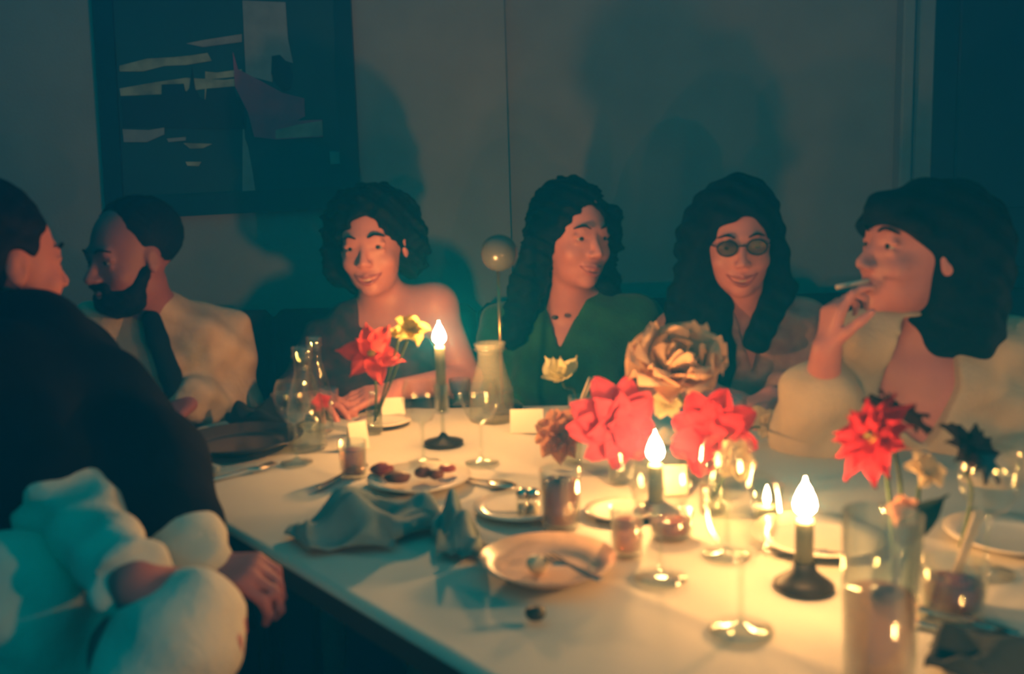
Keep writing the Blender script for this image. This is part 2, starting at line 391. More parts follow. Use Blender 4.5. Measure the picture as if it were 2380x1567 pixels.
# cloth: fine grid clipped to the polygon
def inside(x, y):
    r = True
    for i in range(n):
        a, b = TP[i], TP[(i + 1) % n]
        if (b[0] - a[0]) * (y - a[1]) - (b[1] - a[1]) * (x - a[0]) > 0: r = False
    return r
ce = np.array([.6, 1.2]); V = []; F = []; NR, NA = 70, 240
poly = np.array(TP); seg = np.roll(poly, -1, 0) - poly; sl = np.linalg.norm(seg, axis=1); cum = np.concatenate([[0], np.cumsum(sl)])
def bpt(s):
    i = min(np.searchsorted(cum, s, 'right') - 1, n - 1); return poly[i] + seg[i] * (s - cum[i]) / sl[i]
ddir = unit([.51, -.59]); dper = np.array([-ddir[1], ddir[0]])
def crease(x, y):
    u = x * ddir[0] + y * ddir[1]; w = x * dper[0] + y * dper[1]; z = 0
    for c0 in (-1.02, -.70, -.38, -.06, .3): z += .0028 * math.exp(-((u - c0) / .010) ** 2)
    for c0 in (.75, 1.15, 1.55, 1.95): z += .0028 * math.exp(-((w - c0) / .010) ** 2)
    z += .0012 * math.sin(9 * x + 4 * y) * math.sin(7 * y - 3 * x + 1)
    return z
rs = list(np.linspace(0, 1, NR)) + [1.004, 1.006, 1.006]
for j, r in enumerate(rs):
    for i in range(NA):
        b = bpt(cum[-1] * i / NA); q = ce + (b - ce) * r
        z = ZT - .004 + crease(*q)
        if j == NR: z -= .004
        if j == NR + 1: z -= .006
        if j == NR + 2: z = ZT - .0125
        V.append((q[0], q[1], z))
for j in range(len(rs) - 1):
    for i in range(NA): F.append((j * NA + i, (j + 1) * NA + i, (j + 1) * NA + (i + 1) % NA, j * NA + (i + 1) % NA))
clothm = mat('white_linen', (.58, .55, .46), .85, .04, 5, bump=.15, bscale=400)
tag(obj('tablecloth', V, F, clothm), 'white tablecloth with pressed creases covering the whole table', 'tablecloth')

# ================================================================== PEOPLE
def head_prims(C, f, u, s=1.04, male=False, mouth=0.0):
    f = unit(f); r = unit(np.cross(f, u)); u = np.cross(r, f)     # r = viewer's side when f is forward: r x ... 
    B = np.array([r, f, u])
    def L(x, y, z): return C + s * (x * r + y * f + z * u)
    E = lambda c, rad, k=.012, op='u': ell(L(*c), np.array(rad) * s, B, k, op)
    P = [E((0, -.014, .036), (.075, .094, .084)), E((0, .026, -.02), (.063, .064, .090), .02), E((0, .032, -.070), (.047 + .006 * male, .046, .040), .02),
         E((0, .062, -.099), (.022, .019, .017), .015), E((.037, .058, -.036), (.024, .021, .022), .015), E((-.037, .058, -.036), (.024, .021, .022), .015),
         rc(L(-.034, .078, .020), L(.034, .078, .020), (.011 if male else .0075) * s, (.011 if male else .0075) * s, .012)]
    for sx in (-1, 1):
        P.append(E((sx * .031, .096, -.0005), (.016, .014, .0095), .008, 's'))
    P += [rc(L(0, .082, .008), L(0, .104 if not male else .107, -.034), .006 * s, (.0115 if male else .0098) * s, .008), E((.0115, .096, -.038), (.008, .010, .0075), .006), E((-.0115, .096, -.038), (.008, .010, .0075), .006)]
    for sx in (-1, 1):
        P += [rc(L(sx * .018, .0830, .0085), L(sx * .045, .0755, .005), .0062 * s, .0060 * s, .004), rc(L(sx * .018, .0830, -.0095), L(sx * .044, .0765, -.009), .0050 * s, .0046 * s, .004),
              E((sx * .074, -.006, -.008), (.008, .018, .031), .006), E((sx * .083, .000, -.004), (.006, .009, .016), .004, 's')]
    P += [rc(L(-.022, .080, -.066 + mouth), L(.0, .0895, -.0655), .0055 * s, .0068 * s, .006), rc(L(.0, .0895, -.0655), L(.022, .080, -.066 + mouth), .0068 * s, .0055 * s, .006),
          rc(L(-.016, .082, -.076 + mouth * .6), L(.016, .082, -.076 + mouth * .6), .007 * s, .007 * s, .006)]
    return P, L, B
def hand_prims(wr, d, nrm, side=1, curl=.4, size=1.0, curls=None, spread=.12):
    """wr wrist, d pointing direction, nrm = back-of-hand normal, side=+1: thumb on +cross(d,nrm)"""
    d = unit(d); nrm = unit(nrm - (nrm @ d) * d); s = np.cross(d, nrm) * side; P = []; q = size
    lens = [(.040, .024, .020), (.044, .028, .021), (.041, .026, .020), (.032, .020, .018)]
    curls = curls or [curl] * 4
    for i in range(4):
        off = (1.5 - i) * .0195 * q; k = wr + d * (.082 - .004 * abs(i - 1)) * q + s * off
        P.append(rc(wr + s * off * .55 + d * .006, k, .0125 * q, .0105 * q, .012))
        dd = unit(d + s * (1.5 - i) * spread); p = k; a = curls[i] * .7
        for j, ln in enumerate(lens[i]):
            dr = dd * math.cos(a) - nrm * math.sin(a); e = p + dr * ln * q
            P.append(rc(p, e, (.0095 - .0009 * j) * q, (.0088 - .001 * j) * q, .003)); p = e; a += curls[i]
    p = wr + s * .020 * q + d * .012 * q
    dr = unit(d * .75 + s * .75 - nrm * .25)
    for j, (ln, r0, r1) in enumerate(((.042, .0135, .0105), (.032, .0105, .0095), (.026, .0095, .008))):
        e = p + dr * ln * q; P.append(rc(p, e, r0 * q, r1 * q, .006)); p = e; dr = unit(dr + d * .35 - nrm * .2 * (1 + curl))
    return P
def body(J, female=True, w=1.0):
    tr, tf = unit(J['tr']), unit(J['tf']); up = unit(J['neck'] - J['pelvis']); tr = unit(tr - (tr @ up) * up); tf = unit(np.cross(up, tr)) if np.cross(up, tr) @ tf > 0 else -unit(np.cross(up, tr))
    B = np.array([tr, tf, up]); N, Cq, Pv = J['neck'], J['chest'], J['pelvis']; Bl = (Cq + Pv) / 2
    P = [ell(Pv, (.17 * w, .125, .12), B, .03), ell(Bl, (.13 * w, .10, .15), B, .04), ell(Cq, (.148 * w, .105, .165), B, .05),
         rc(J['sl'], J['sr'], .055, .055, .04), rc(N - up * .01, J['hb'], .054 if female else .060, .049 if female else .056, .02)]
    for s in ('l', 'r'):
        P.append(rc(N + up * .025, J['s' + s], .034, .046, .03))
        P.append(rc(J['s' + s], J['e' + s], .050 * w, .037 * w, .02)); P.append(rc(J['e' + s], J['w' + s], .038 * w, .025, .012))
    if female:
        for sx in (-1, 1): P.append(ell(Cq + tf * .085 + tr * sx * .068 - up * .02, (.056, .046, .056), B, .03))
    if 'kl' in J:
        for s in ('l', 'r'):
            hp = Pv + tr * (.085 if s == 'l' else -.085) * (1 if (J['sl'] - J['sr']) @ tr > 0 else -1) - up * .03
            P.append(rc(hp, J['k' + s], .085, .058, .03)); P.append(rc(J['k' + s], J['a' + s], .055, .036, .02)); P.append(rc(J['a' + s], J['a' + s] + tf * .14 - np.array([0, 0, .03]), .036, .026, .01))
    return P, B
skin_a = mat('skin_warm', (.66, .235, .20), .5, .06, 20, bump=.05, bscale=150, sss=.0)
skin_b = mat('skin_tan', (.62, .22, .18), .5, .06, 20, bump=.05, bscale=150)
skin_c = mat('skin_deep', (.24, .075, .085), .6, .06, 20, bump=.05, bscale=150)
hairm = mat('black_hair', (.006, .006, .007), .6, .3, 80, bump=.15, bscale=200, spec=.03)
lipm = mat('lip_red', (.45, .10, .09), .4, .1); eyew = mat('eye_white', (.36, .32, .29), .2, .02); irism = mat('iris_dark', (.01, .007, .005), .15, .1); toothm = mat('tooth', (.65, .60, .50), .3, .03)
def add_face(root, L, B, s, smile=0.0, teeth=False, brows=True, closed=False):
    o = np.array(root.location)
    for sx in (-1, 1):
        e = obj('eye', *ball(L(sx * .031, .0712, -.001) - o, .0122 * s, 14), eyew, root)
        ctr = L(sx * .031, .0712, -.001) - o; f = B[1]
        obj('iris', *ball(ctr + f * .0056 * s, .0082 * s, 12), irism, e)
        if brows:
            pts = smoothpath([L(sx * .014, .092, .021) - o, L(sx * .031, .0905, .0275) - o, L(sx * .050, .075, .021) - o], 4)
            obj('eyebrow', *tube(pts, [.0012 + .0019 * math.sin(PI * (i + 1) / (len(pts) + 1)) for i in range(len(pts))], 6), hairm, root)
    up = smoothpath([L(-.026 - smile, .0755, -.068 + smile) - o, L(-.011, .0905, -.0655) - o, L(0, .093, -.067) - o, L(.011, .0905, -.0655) - o, L(.026 + smile, .0755, -.068 + smile) - o], 4)
    lo = smoothpath([L(-.024 - smile, .076, -.070 + smile) - o, L(-.010, .0895, -.077 - smile * .5) - o, L(.010, .0895, -.077 - smile * .5) - o, L(.024 + smile, .076, -.070 + smile) - o], 4)
    for q in (up, lo):
        k = len(q); obj('lip', *tube(q, [.0016 + .0030 * math.sin(PI * i / (k - 1)) for i in range(k)], 7), lipm, root)
    if teeth:
        md = smoothpath([L(-.020, .079, -.069 + smile * .3) - o, L(0, .0895, -.0715) - o, L(.020, .079, -.069 + smile * .3) - o], 4)
        obj('teeth', *tube(md, .0042, 6), toothm, root)
def person(J, prims, skin, label, h=.0048):
    loc = np.array([J['pelvis'][0], J['pelvis'][1], 0])
    V, F = surf(prims, h); o = obj('person', V - loc, F, skin, loc=loc); tag(o, label, 'person'); return o
def wear(root, name, prims, m, h=.007, infl=.010, post=None, noise=None, label=None):
    V, F = surf(prims, h, infl, post, noise); o = obj(name, V - np.array(root.location), F, m, root)
    if label: o['label'] = label
    return o
def arms(J, s, cuff=1.0, r0=.058, r1=.046, r2=.040):
    w = J['e' + s] + (J['w' + s] - J['e' + s]) * cuff
    return [rc(J['s' + s], J['e' + s], r0, r1, .02), rc(J['e' + s], w, r1, r2, .015)]
def torsoc(J, B, w=1.0, female=True, low=True):
    Bl = (J['chest'] + J['pelvis']) / 2
    P = [ell(Bl, (.142 * w, .112, .17), B, .04), ell(J['chest'], (.155 * w, .115, .170), B, .05), rc(J['sl'], J['sr'], .060, .060, .04)]
    for s in ('l', 'r'): P.append(rc(J['neck'] + B[2] * .012, J['s' + s], .036, .05, .03))
    if low: P.append(ell(J['pelvis'], (.18 * w, .14, .13), B, .03))
    if female:
        for sx in (-1, 1): P.append(ell(J['chest'] + B[1] * .088 + B[0] * sx * .068 - B[2] * .02, (.060, .050, .060), B, .03))
    return P
def v3(*a): return np.array(a, float)

# ---------- P4: woman in the green V-neck
C = A(1330, 550, 2.22); J = dict(tr=v3(1, 0, 0), tf=v3(0, -1, 0), neck=A(1322, 700, 2.27), chest=A(1318, 845, 2.32), pelvis=v3(.13, 2.36, .56), sl=A(1480, 755, 2.30), sr=A(1180, 765, 2.34),
         el=v3(.37, 2.28, .70), er=v3(-.06, 2.30, .70), wl=v3(.27, 2.09, .65), wr=v3(.03, 2.10, .65), kl=v3(.25, 1.93, .50), kr=v3(.02, 1.93, .50), al=v3(.25, 1.9, .10), ar=v3(.02, 1.9, .10))
J['hb'] = C + v3(-.005, .01, -.06)
hp, L, HB = head_prims(C, (.52, -.86, -.03), (0.03, 0, 1), 1.05, mouth=.006)
bp, B = body(J)
P4 = person(J, bp + hp + hand_prims(J['wl'], (-.3, -.8, -.3), v3(0, -.2, 1), 1, .5) + hand_prims(J['wr'], (.3, -.8, -.3), v3(0, -.2, 1), -1, .5), skin_a, 'person in a deep green v-neck top with long curly dark hair, looking right')
add_face(P4, L, HB, 1.05, .006)
greenm = mat('green_knit', (.008, .105, .045), .85, .15, 30, bump=.3, bscale=150, sheen=.2)
wear(P4, 'blouse', torsoc(J, B) + arms(J, 'l') + arms(J, 'r'), greenm, post=cutter(prism([XZ(1258, 670, 2.2), XZ(1385, 650, 2.2), XZ(1300, 815, 2.2)], 1.8, 2.30)), noise=wig(.004, 40, 1))
blk_poly = prism([XZ(1150, 640, 2.2), XZ(1240, 600, 2.2), XZ(1260, 700, 2.2)], 5, 6)
hh = [ell(L(0, -.022, .042), (.094, .108, .100), HB, .02), ell(L(.0, -.07, -.03), (.085, .06, .10), HB, .03)]
for (x0, y0, z0, x1, y1, z1, r0, r1) in ((-.07, .0, .03, -.10, -.02, -.10, .04, .042), (-.10, -.02, -.10, -.13, .0, -.20, .042, .036), (.075, -.01, .03, .095, -.04, -.11, .036, .042), (.095, -.04, -.11, .12, -.06, -.23, .042, .035), (-.05, -.06, -.05, -.08, -.09, -.22, .05, .05), (.03, -.07, -.05, .05, -.10, -.22, .05, .05), (-.085, .03, .055, -.105, .01, -.02, .028, .034)):
    hh.append(rc(L(x0, y0, z0), L(x1, y1, z1), r0, r1, .02))
hh.append(ell(L(.0, .080, -.030), (.058, .065, .100), HB, .012, 's'))
wear(P4, 'hair', hh, hairm, .006, 0, noise=wig(.007, 110, 3))
obj('necklace_pendant', *ball(A(1290, 738, 2.155) - np.array(P4.location), (.009, .004, .006), 10), mat('dark_bead', (.02, .015, .02), .3), P4)

# ---------- P3: woman with bare shoulder
C = A(868, 568, 2.2); J = dict(tr=v3(1, 0, 0), tf=v3(.05, -1, 0), neck=A(893, 712, 2.25), chest=A(885, 850, 2.30), pelvis=v3(-.33, 2.36, .56), sl=A(1010, 712, 2.23), sr=A(768, 805, 2.28),
         el=A(1085, 880, 2.20), er=A(690, 925, 2.2), wl=A(930, 905, 2.03), wr=A(700, 950, 2.02), kl=v3(-.22, 1.95, .50), kr=v3(-.44, 1.95, .50), al=v3(-.22, 1.9, .10), ar=v3(-.44, 1.9, .10))
J['wl'][2] = max(J['wl'][2], ZT + .04); J['wr'][2] = max(J['wr'][2], ZT + .045)
J['hb'] = C + v3(0, .01, -.06)
hp, L, HB = head_prims(C, (-.12, -1, -.05), (-.06, 0, 1), 1.03, mouth=.006); bp, B = body(J)
P3 = person(J, bp + hp + hand_prims(J['wl'], (-.9, -.3, -.1), v3(0, -.3, 1), -1, .35) + hand_prims(J['wr'], (.75, -.6, -.12), v3(0, 0, 1), -1, .35), skin_b, 'person with dark pinned-up hair and one bare shoulder, seated below the framed picture')
add_face(P3, L, HB, 1.03, .007, True)
wine = mat('plum_print', (.06, .018, .03), .8, .3, 35, color2=(.015, .012, .02), bump=.2)
wear(P3, 'blouse', torsoc(J, B) + arms(J, 'r'), wine, post=cutter(prism([XZ(820, 560, 2.2), XZ(1200, 560, 2.2), XZ(1200, 800, 2.2), XZ(1060, 800, 2.2), XZ(835, 760, 2.2)], 1.8, 2.6)), noise=wig(.004, 40, 5))
hh = [ell(L(0, -.025, .048), (.098, .112, .098), HB, .02), ell(L(.055, -.085, .035), (.095, .085, .10), HB, .04), ell(L(.105, -.07, -.04), (.05, .05, .07), HB, .03), ell(L(-.07, -.06, 0), (.05, .06, .10), HB, .03), rc(L(.06, -.08, -.05), L(.03, -.08, -.16), .05, .03, .03),
      ell(L(-.004, .082, -.026), (.060, .066, .098), HB, .012, 's')]
wear(P3, 'hair', hh, hairm, .006, 0, noise=wig(.007, 100, 9))

# ---------- P5: smiling woman with long hair and glasses
C = A(1716, 562, 2.08); J = dict(tr=v3(1, -.1, 0), tf=v3(-.15, -1, 0), neck=A(1732, 708, 2.14), chest=A(1735, 860, 2.18), pelvis=v3(.57, 2.22, .56), sl=A(1870, 775, 2.14), sr=A(1600, 770, 2.18),
         el=A(1895, 940, 2.05), er=A(1545, 925, 2.1), wl=A(1795, 985, 1.86), wr=A(1640, 960, 1.93), kl=v3(.64, 1.85, .50), kr=v3(.44, 1.86, .50), al=v3(.64, 1.8, .1), ar=v3(.44, 1.8, .1))
J['wl'][2] = ZT + .035; J['wr'][2] = ZT + .04
J['hb'] = C + v3(.005, .01, -.06)
hp, L, HB = head_prims(C, (-.16, -1, -.10), (-.03, 0, 1), 1.02, mouth=.006); bp, B = body(J)
P5 = person(J, bp + hp + hand_prims(J['wl'], (-.7, -.7, -.1), v3(0, 0, 1), -1, .3) + hand_prims(J['wr'], (.6, -.7, -.1), v3(0, 0, 1), 1, .3), skin_a, 'smiling person in dark-rimmed glasses with very long straight black hair')
add_face(P5, L, HB, 1.02, .008, True)
robe = mat('blush_satin', (.50, .26, .20), .5, .25, 18, color2=(.30, .13, .12), bump=.15)
wear(P5, 'robe', torsoc(J, B) + arms(J, 'l', .55, .062, .055, .06) + arms(J, 'r', .6, .062, .055, .06), robe, post=cutter(prism([XZ(1690, 660, 2.1), XZ(1790, 660, 2.1), XZ(1738, 860, 2.1)], 1.8, 2.17)), noise=wig(.006, 45, 11))
hh = [ell(L(0, -.025, .048), (.095, .112, .105), HB, .02), ell(L(.03, -.06, -.02), (.11, .07, .13), HB, .04)]
for (a, b, r0, r1) in (((.08, -.01, .02), (.11, -.03, -.14), .042, .055), ((.11, -.03, -.14), (.13, .02, -.30), .055, .045), ((.05, -.02, -.12), (.055, .09, -.28), .04, .035), ((.055, .09, -.26), (.06, .115, -.33), .035, .02), ((-.075, -.01, .02), (-.09, -.02, -.12), .030, .036), ((-.09, -.02, -.12), (-.03, .06, -.22), .036, .028), ((.0, -.08, -.05), (.02, -.11, -.30), .07, .07)):
    hh.append(rc(L(*a), L(*b), r0, r1, .02))
hh.append(ell(L(-.004, .080, -.032), (.055, .064, .098), HB, .010, 's'))
wear(P5, 'hair', hh, hairm, .006, 0, noise=wig(.005, 70, 13))
gl = mat('dark_glasses', (.01, .01, .012), .2, .1); lens = glassmat('lens_tint', (.10, .11, .12), .25)
o5 = np.array(P5.location); g = None
rims = []
for sx in (-1, 1):
    ring = [L(sx * .031 + .022 * math.cos(a), .098 - .004 * abs(math.cos(a)), .0 + .017 * math.sin(a)) - o5 for a in np.linspace(0, 2 * PI, 17)]
    rims.append(tube(ring, .0022, 6, False)); rims.append(tube([L(sx * .052, .094, .004) - o5, L(sx * .078, .01, .004) - o5], .0018, 6))
rims.append(tube([L(-.009, .098, .004) - o5, L(.009, .098, .004) - o5], .002, 6))
gs = obj('glasses', *cat(*rims), gl, P5)
for sx in (-1, 1):
    ctr = L(sx * .031, .097, 0) - o5; V = [ctr] + [L(sx * .031 + .021 * math.cos(a), .096, .016 * math.sin(a)) - o5 for a in np.linspace(0, 2 * PI, 17)[:-1]]
    obj('lens', V, [(0, 1 + i, 1 + (i + 1) % 16) for i in range(16)], lens, gs)

# ---------- P6: woman with bob, hand raised
C = A(2140, 582, 1.60); J = dict(tr=v3(.8, -.45, 0), tf=v3(-.50, -.85, 0), neck=A(2150, 775, 1.63), chest=A(2150, 965, 1.66), pelvis=v3(.78, 1.74, .56), sl=A(2345, 845, 1.62), sr=A(2010, 845, 1.66),
         el=A(2420, 1060, 1.52), er=A(1895, 1005, 1.60), wl=A(2300, 1130, 1.38), wr=A(1922, 812, 1.50), kl=v3(.62, 1.40, .52), kr=v3(.48, 1.52, .52), al=v3(.60, 1.38, .1), ar=v3(.45, 1.5, .1))
J['wl'][2] = .70; J['hb'] = C + v3(.02, 0, -.055)
hp, L, HB = head_prims(C, (-1, -.16, .16), (.16, 0, 1), 1.05); bp, B = body(J)
hd = hand_prims(J['wr'], (.16, .05, 1), v3(-1, -.15, .2), 1, .9, .86, curls=[.55, 1.05, 1.2, 1.25])
P6 = person(J, bp + hp + hd + hand_prims(J['wl'], (-.6, -.6, -.2), v3(0, 0, 1), -1, .4), skin_a, 'person with a dark fringed bob seen in profile, raising one hand to the mouth')
add_face(P6, L, HB, 1.05, .0)
creamj = mat('cream_linen', (.68, .52, .34), .8, .10, 10, bump=.25, bscale=90)
vp = prism([XZ(2100, 740, 1.55), XZ(2235, 740, 1.55), XZ(2215, 900, 1.55), XZ(2150, 1040, 1.55), XZ(2045, 960, 1.55), XZ(2075, 850, 1.55)], 1.0, 1.64)
cl6 = torsoc(J, B, 1.05) + arms(J, 'r', .42, .070, .066, .062) + arms(J, 'l', 1, .07, .06, .055) + [rc(A(2000, 790, 1.60), A(2110, 770, 1.58), .045, .03, .03)]
wear(P6, 'jacket', cl6, creamj, .0065, post=cutter(vp), noise=wig(.006, 38, 17))
for q in ([(2098, 770), (2070, 860), (2035, 965)], [(2228, 780), (2212, 900), (2170, 1040)]):
    pts = smoothpath([A(x, y, 1.515 + .02 * i) - np.array(P6.location) for i, (x, y) in enumerate(q)], 5)
hh = [ell(L(0, -.028, .036), (.098, .118, .094), HB, .02), ell(L(0, -.07, -.04), (.10, .095, .12), HB, .04), ell(L(0, -.085, -.12), (.095, .075, .07), HB, .04), ell(L(0, .050, .060), (.075, .055, .035), HB, .02), rc(L(-.06, .06, .034), L(.06, .06, .034), .026, .026, .015), rc(L(.075, .0, .03), L(.082, -.01, -.06), .022, .03, .02),
      ell(L(-.03, .085, -.045), (.12, .070, .080), HB, .010, 's')]
wear(P6, 'hair', hh, hairm, .006, 0, noise=wig(.004, 60, 19))
cg = tag(obj('cigarette', *tube([A(1944, 668, 1.545), A(2018, 652, 1.555)], .0042, 10), mat('cigarette_paper', (.75, .62, .5), .7, .1)), 'thin pale cigarette held up to the lips of the person in profile', 'cigarette')

# ---------- P2: bearded man at the left end
C = A(306, 598, 1.98); J = dict(tr=v3(.85, .3, 0), tf=v3(.25, -.95, 0), neck=A(335, 715, 2.02), chest=A(400, 870, 2.08), pelvis=v3(-.82, 2.16, .56), sl=A(505, 790, 2.14), sr=A(225, 790, 2.0),
         el=A(545, 950, 2.12), er=A(190, 960, 1.95), wl=A(450, 1010, 1.93), wr=A(330, 1040, 1.85), kl=v3(-.75, 1.9, .50), kr=v3(-.95, 1.85, .50), al=v3(-.75, 1.85, .1), ar=v3(-.95, 1.8, .1))
J['wl'][2] = ZT + .05; J['hb'] = C + v3(.01, .01, -.06)
hp, L, HB = head_prims(C, (-.58, -.80, -.08), (0, 0, 1), .98, True); bp, B = body(J, False, 1.05)
P2 = person(J, bp + hp + hand_prims(J['wl'], (-.3, -.9, -.2), v3(0, 0, 1), 1, .3) + hand_prims(J['wr'], (.5, -.8, 0), v3(0, 0, 1), 1, .4), skin_c, 'bearded person in a pale shirt crossed by a dark strap')
add_face(P2, L, HB, .98, 0)
shirtm = mat('pale_shirt', (.48, .36, .27), .85, .15, 12, bump=.3, bscale=60)
wear(P2, 'shirt', torsoc(J, B, 1.08, False) + arms(J, 'l', .9, .068, .056, .045) + arms(J, 'r', .9, .066, .055, .045), shirtm, noise=wig(.007, 42, 23))
wear(P2, 'hair', [ell(L(0, -.03, .050), (.081, .096, .084), HB, .02), ell(L(0, .085, .02), (.075, .080, .105), HB, .012, 's')], hairm, .006, 0, noise=wig(.002, 200, 2))
wear(P2, 'beard', [ell(L(0, .040, -.085), (.056, .055, .042), HB, .02), rc(L(.064, .012, -.03), L(.045, .04, -.08), .012, .02, .02), rc(L(-.064, .012, -.03), L(-.045, .04, -.08), .012, .02, .02), rc(L(-.025, .088, -.052), L(.025, .088, -.052), .007, .007, .008), ell(L(0, .095, -.068), (.018, .014, .006), HB, .004, 's')], hairm, .005, .002, noise=wig(.002, 160, 4))
strap = [A(352, 742, 1.95), A(366, 790, 1.935), A(395, 870, 1.93), A(425, 985, 1.95)]
wear(P2, 'strap', [rc(strap[i], strap[i + 1], .021, .024, .01) for i in range(3)], mat('black_strap', (.005, .007, .009), .9, .1, spec=.05), .007, 0, label='wide dark strap or lapel')

# ---------- P1: dark-haired person in the near left corner
C = v3(*A(-8, 612, 1.42)); J = dict(tr=v3(.42, -.9, 0), tf=v3(.9, .42, 0), neck=A(30, 790, 1.40), chest=A(85, 950, 1.33), pelvis=v3(-.64, 1.22, .56), sl=A(130, 850, 1.50), sr=A(-20, 900, 1.20),
         el=A(330, 1060, 1.24), er=A(175, 1215, 1.10), wl=A(468, 1322, 1.06), wr=A(310, 1352, .90), kl=A(500, 1395, .90), kr=A(150, 1245, 1.0), al=v3(-.52, .60, .38), ar=v3(-.42, .95, .1))
J['kl'] = A(415, 1478, .90); J['kr'] = A(40, 1400, 1.0); J['hb'] = C + v3(0, 0, -.06)
hp, L, HB = head_prims(C, (.58, .82, -.02), (0, 0, 1), 1.0); bp, B = body(J, True, 1.0)
hl = hand_prims(J['wl'], (.92, -.25, .02), v3(.25, -.30, .93), 1, .8, .86, curls=[.80, .86, .92, .98], spread=.08)
hr = hand_prims(J['wr'], (.9, -.2, -.35), v3(.1, -.3, 1), -1, .5, .85)
P1 = person(J, bp + hp + hl + hr, skin_c, 'dark-haired person in a black jacket and ivory trousers, nearest at the left')
P1.data.materials[0] = mat('skin_brown', (.44, .15, .14), .6, .06, 20, spec=.2)
add_face(P1, L, HB, 1.0, 0)
blackj = mat('black_wool', (.005, .007, .009), .95, .2, 20, bump=.2, spec=.05)
jk = torsoc(J, B, 1.0, True) + arms(J, 'l', .62, .085, .070, .055) + [rc(J['sr'], J['er'] + (J['sr'] - J['er']) * .35, .078, .062, .03), rc(A(170, 1030, 1.3), A(170, 1130, 1.25), .11, .10, .06)]
wear(P1, 'jacket', jk, blackj, .008, .008, noise=wig(.005, 30, 29))
whitec = mat('ivory_cotton', (.62, .60, .50), .85, .08, 10, bump=.3, bscale=60)
q = J['el'] + (J['wl'] - J['el']) * .66
wear(P1, 'left_cuff', [rc(q, J['wl'] - (J['wl'] - J['el']) * .03, .050, .043, .01)], whitec, .006, 0, noise=wig(.003, 90, 31))
fr_ = [rc(J['er'], J['er'] + (J['wr'] - J['er']) * .9, .058, .034, .03), rc(J['er'] + (J['sr'] - J['er']) * .25, J['er'], .055, .060, .02)]
for i in range(14):
    a = i * 2 * PI / 14; ax = unit(J['wr'] - J['er']); s1 = unit(np.cross(ax, (0, 0, 1))); s2 = np.cross(s1, ax); w0 = J['er'] + (J['wr'] - J['er']) * .88
    fr_.append(rc(w0 + (s1 * math.cos(a) + s2 * math.sin(a)) * .026, w0 + ax * .022 + (s1 * math.cos(a) + s2 * math.sin(a)) * .036, .009, .007, .014))
wear(P1, 'ruffled_sleeve', fr_, whitec, .006, 0, noise=wig(.005, 70, 33), label='loose ivory sleeve with a ruffled cuff')
tl = J['pelvis'] + v3(.05, .06, -.02); trr = J['pelvis'] + v3(0, -.12, -.02)
wear(P1, 'trousers', [ell(J['pelvis'], (.19, .17, .13), B, .04), rc(tl, J['kl'], .09, .062, .03), rc(J['kl'], J['al'], .062, .055, .03), rc(trr, J['kr'], .10, .07, .03), rc(A(-60, 1380, 1.08), J['kr'], .07, .075, .03), rc(J['kr'], J['ar'], .07, .06, .03)], whitec, .008, 0, noise=wig(.004, 50, 35))
wear(P1, 'hair', [ell(L(0, -.030, .045), (.088, .105, .092), HB, .02), ell(L(0, -.07, -.03), (.075, .05, .06), HB, .03), ell(L(0, .095, -.02), (.075, .070, .10), HB, .012, 's'), ell(L(.090, .002, -.01), (.035, .028, .036), HB, .006, 's')], hairm, .006, 0, noise=wig(.003, 90, 6))

# ---- chairs for those not on the banquette
chm = mat('dark_chair_wood', (.012, .010, .009), .5, .2)
def chair(name, loc, face, label):
    r = empty(name, loc, math.atan2(face[0], -face[1])); tag(r, label, 'chair', None)
    obj('seat', *bevbox((0, 0, .435), (.42, .42, .03), .008), chm, r, smooth=False)
    for sx in (-1, 1):
        for sy in (-1, 1): obj('leg', *tube([(sx * .18, sy * .18, .42), (sx * .19, sy * .19, 0)], [.018, .013], 8), chm, r)
        obj('back_post', *tube([(sx * .18, .19, .44), (sx * .18, .23, .82)], .014, 8), chm, r)
    for z in (.58, .68, .78): obj('back_slat', *bevbox((0, .20 + (z - .44) * .1, z), (.36, .014, .045), .004), chm, r, smooth=False)
    return r
chair('dining_chair', (-.66, 1.20, 0), (.9, .42), 'dark wooden chair under the person in the black jacket')
chair('dining_chair', (.79, 1.76, 0), (-.5, -.85), 'dark wooden chair under the person in the cream jacket')
chair('dining_chair', (-.83, 2.14, 0), (.25, -.95), 'dark wooden chair under the bearded person')

# ================================================================== TABLEWARE
glass = glassmat('clear_glass')
steel = mat('polished_steel', (.62, .58, .52), .22, .05, metal=1.0)
def G(px, py): p = T(px, py); return v3(p[0], p[1], ZT)
waxm = mat('green_grey_wax', (.22, .22, .13), .5, .1, sss=0)
holdm = mat('dark_iron', (.02, .018, .016), .5, .2)
wick = mat('charred_wick', (.01, .008, .006), .9)

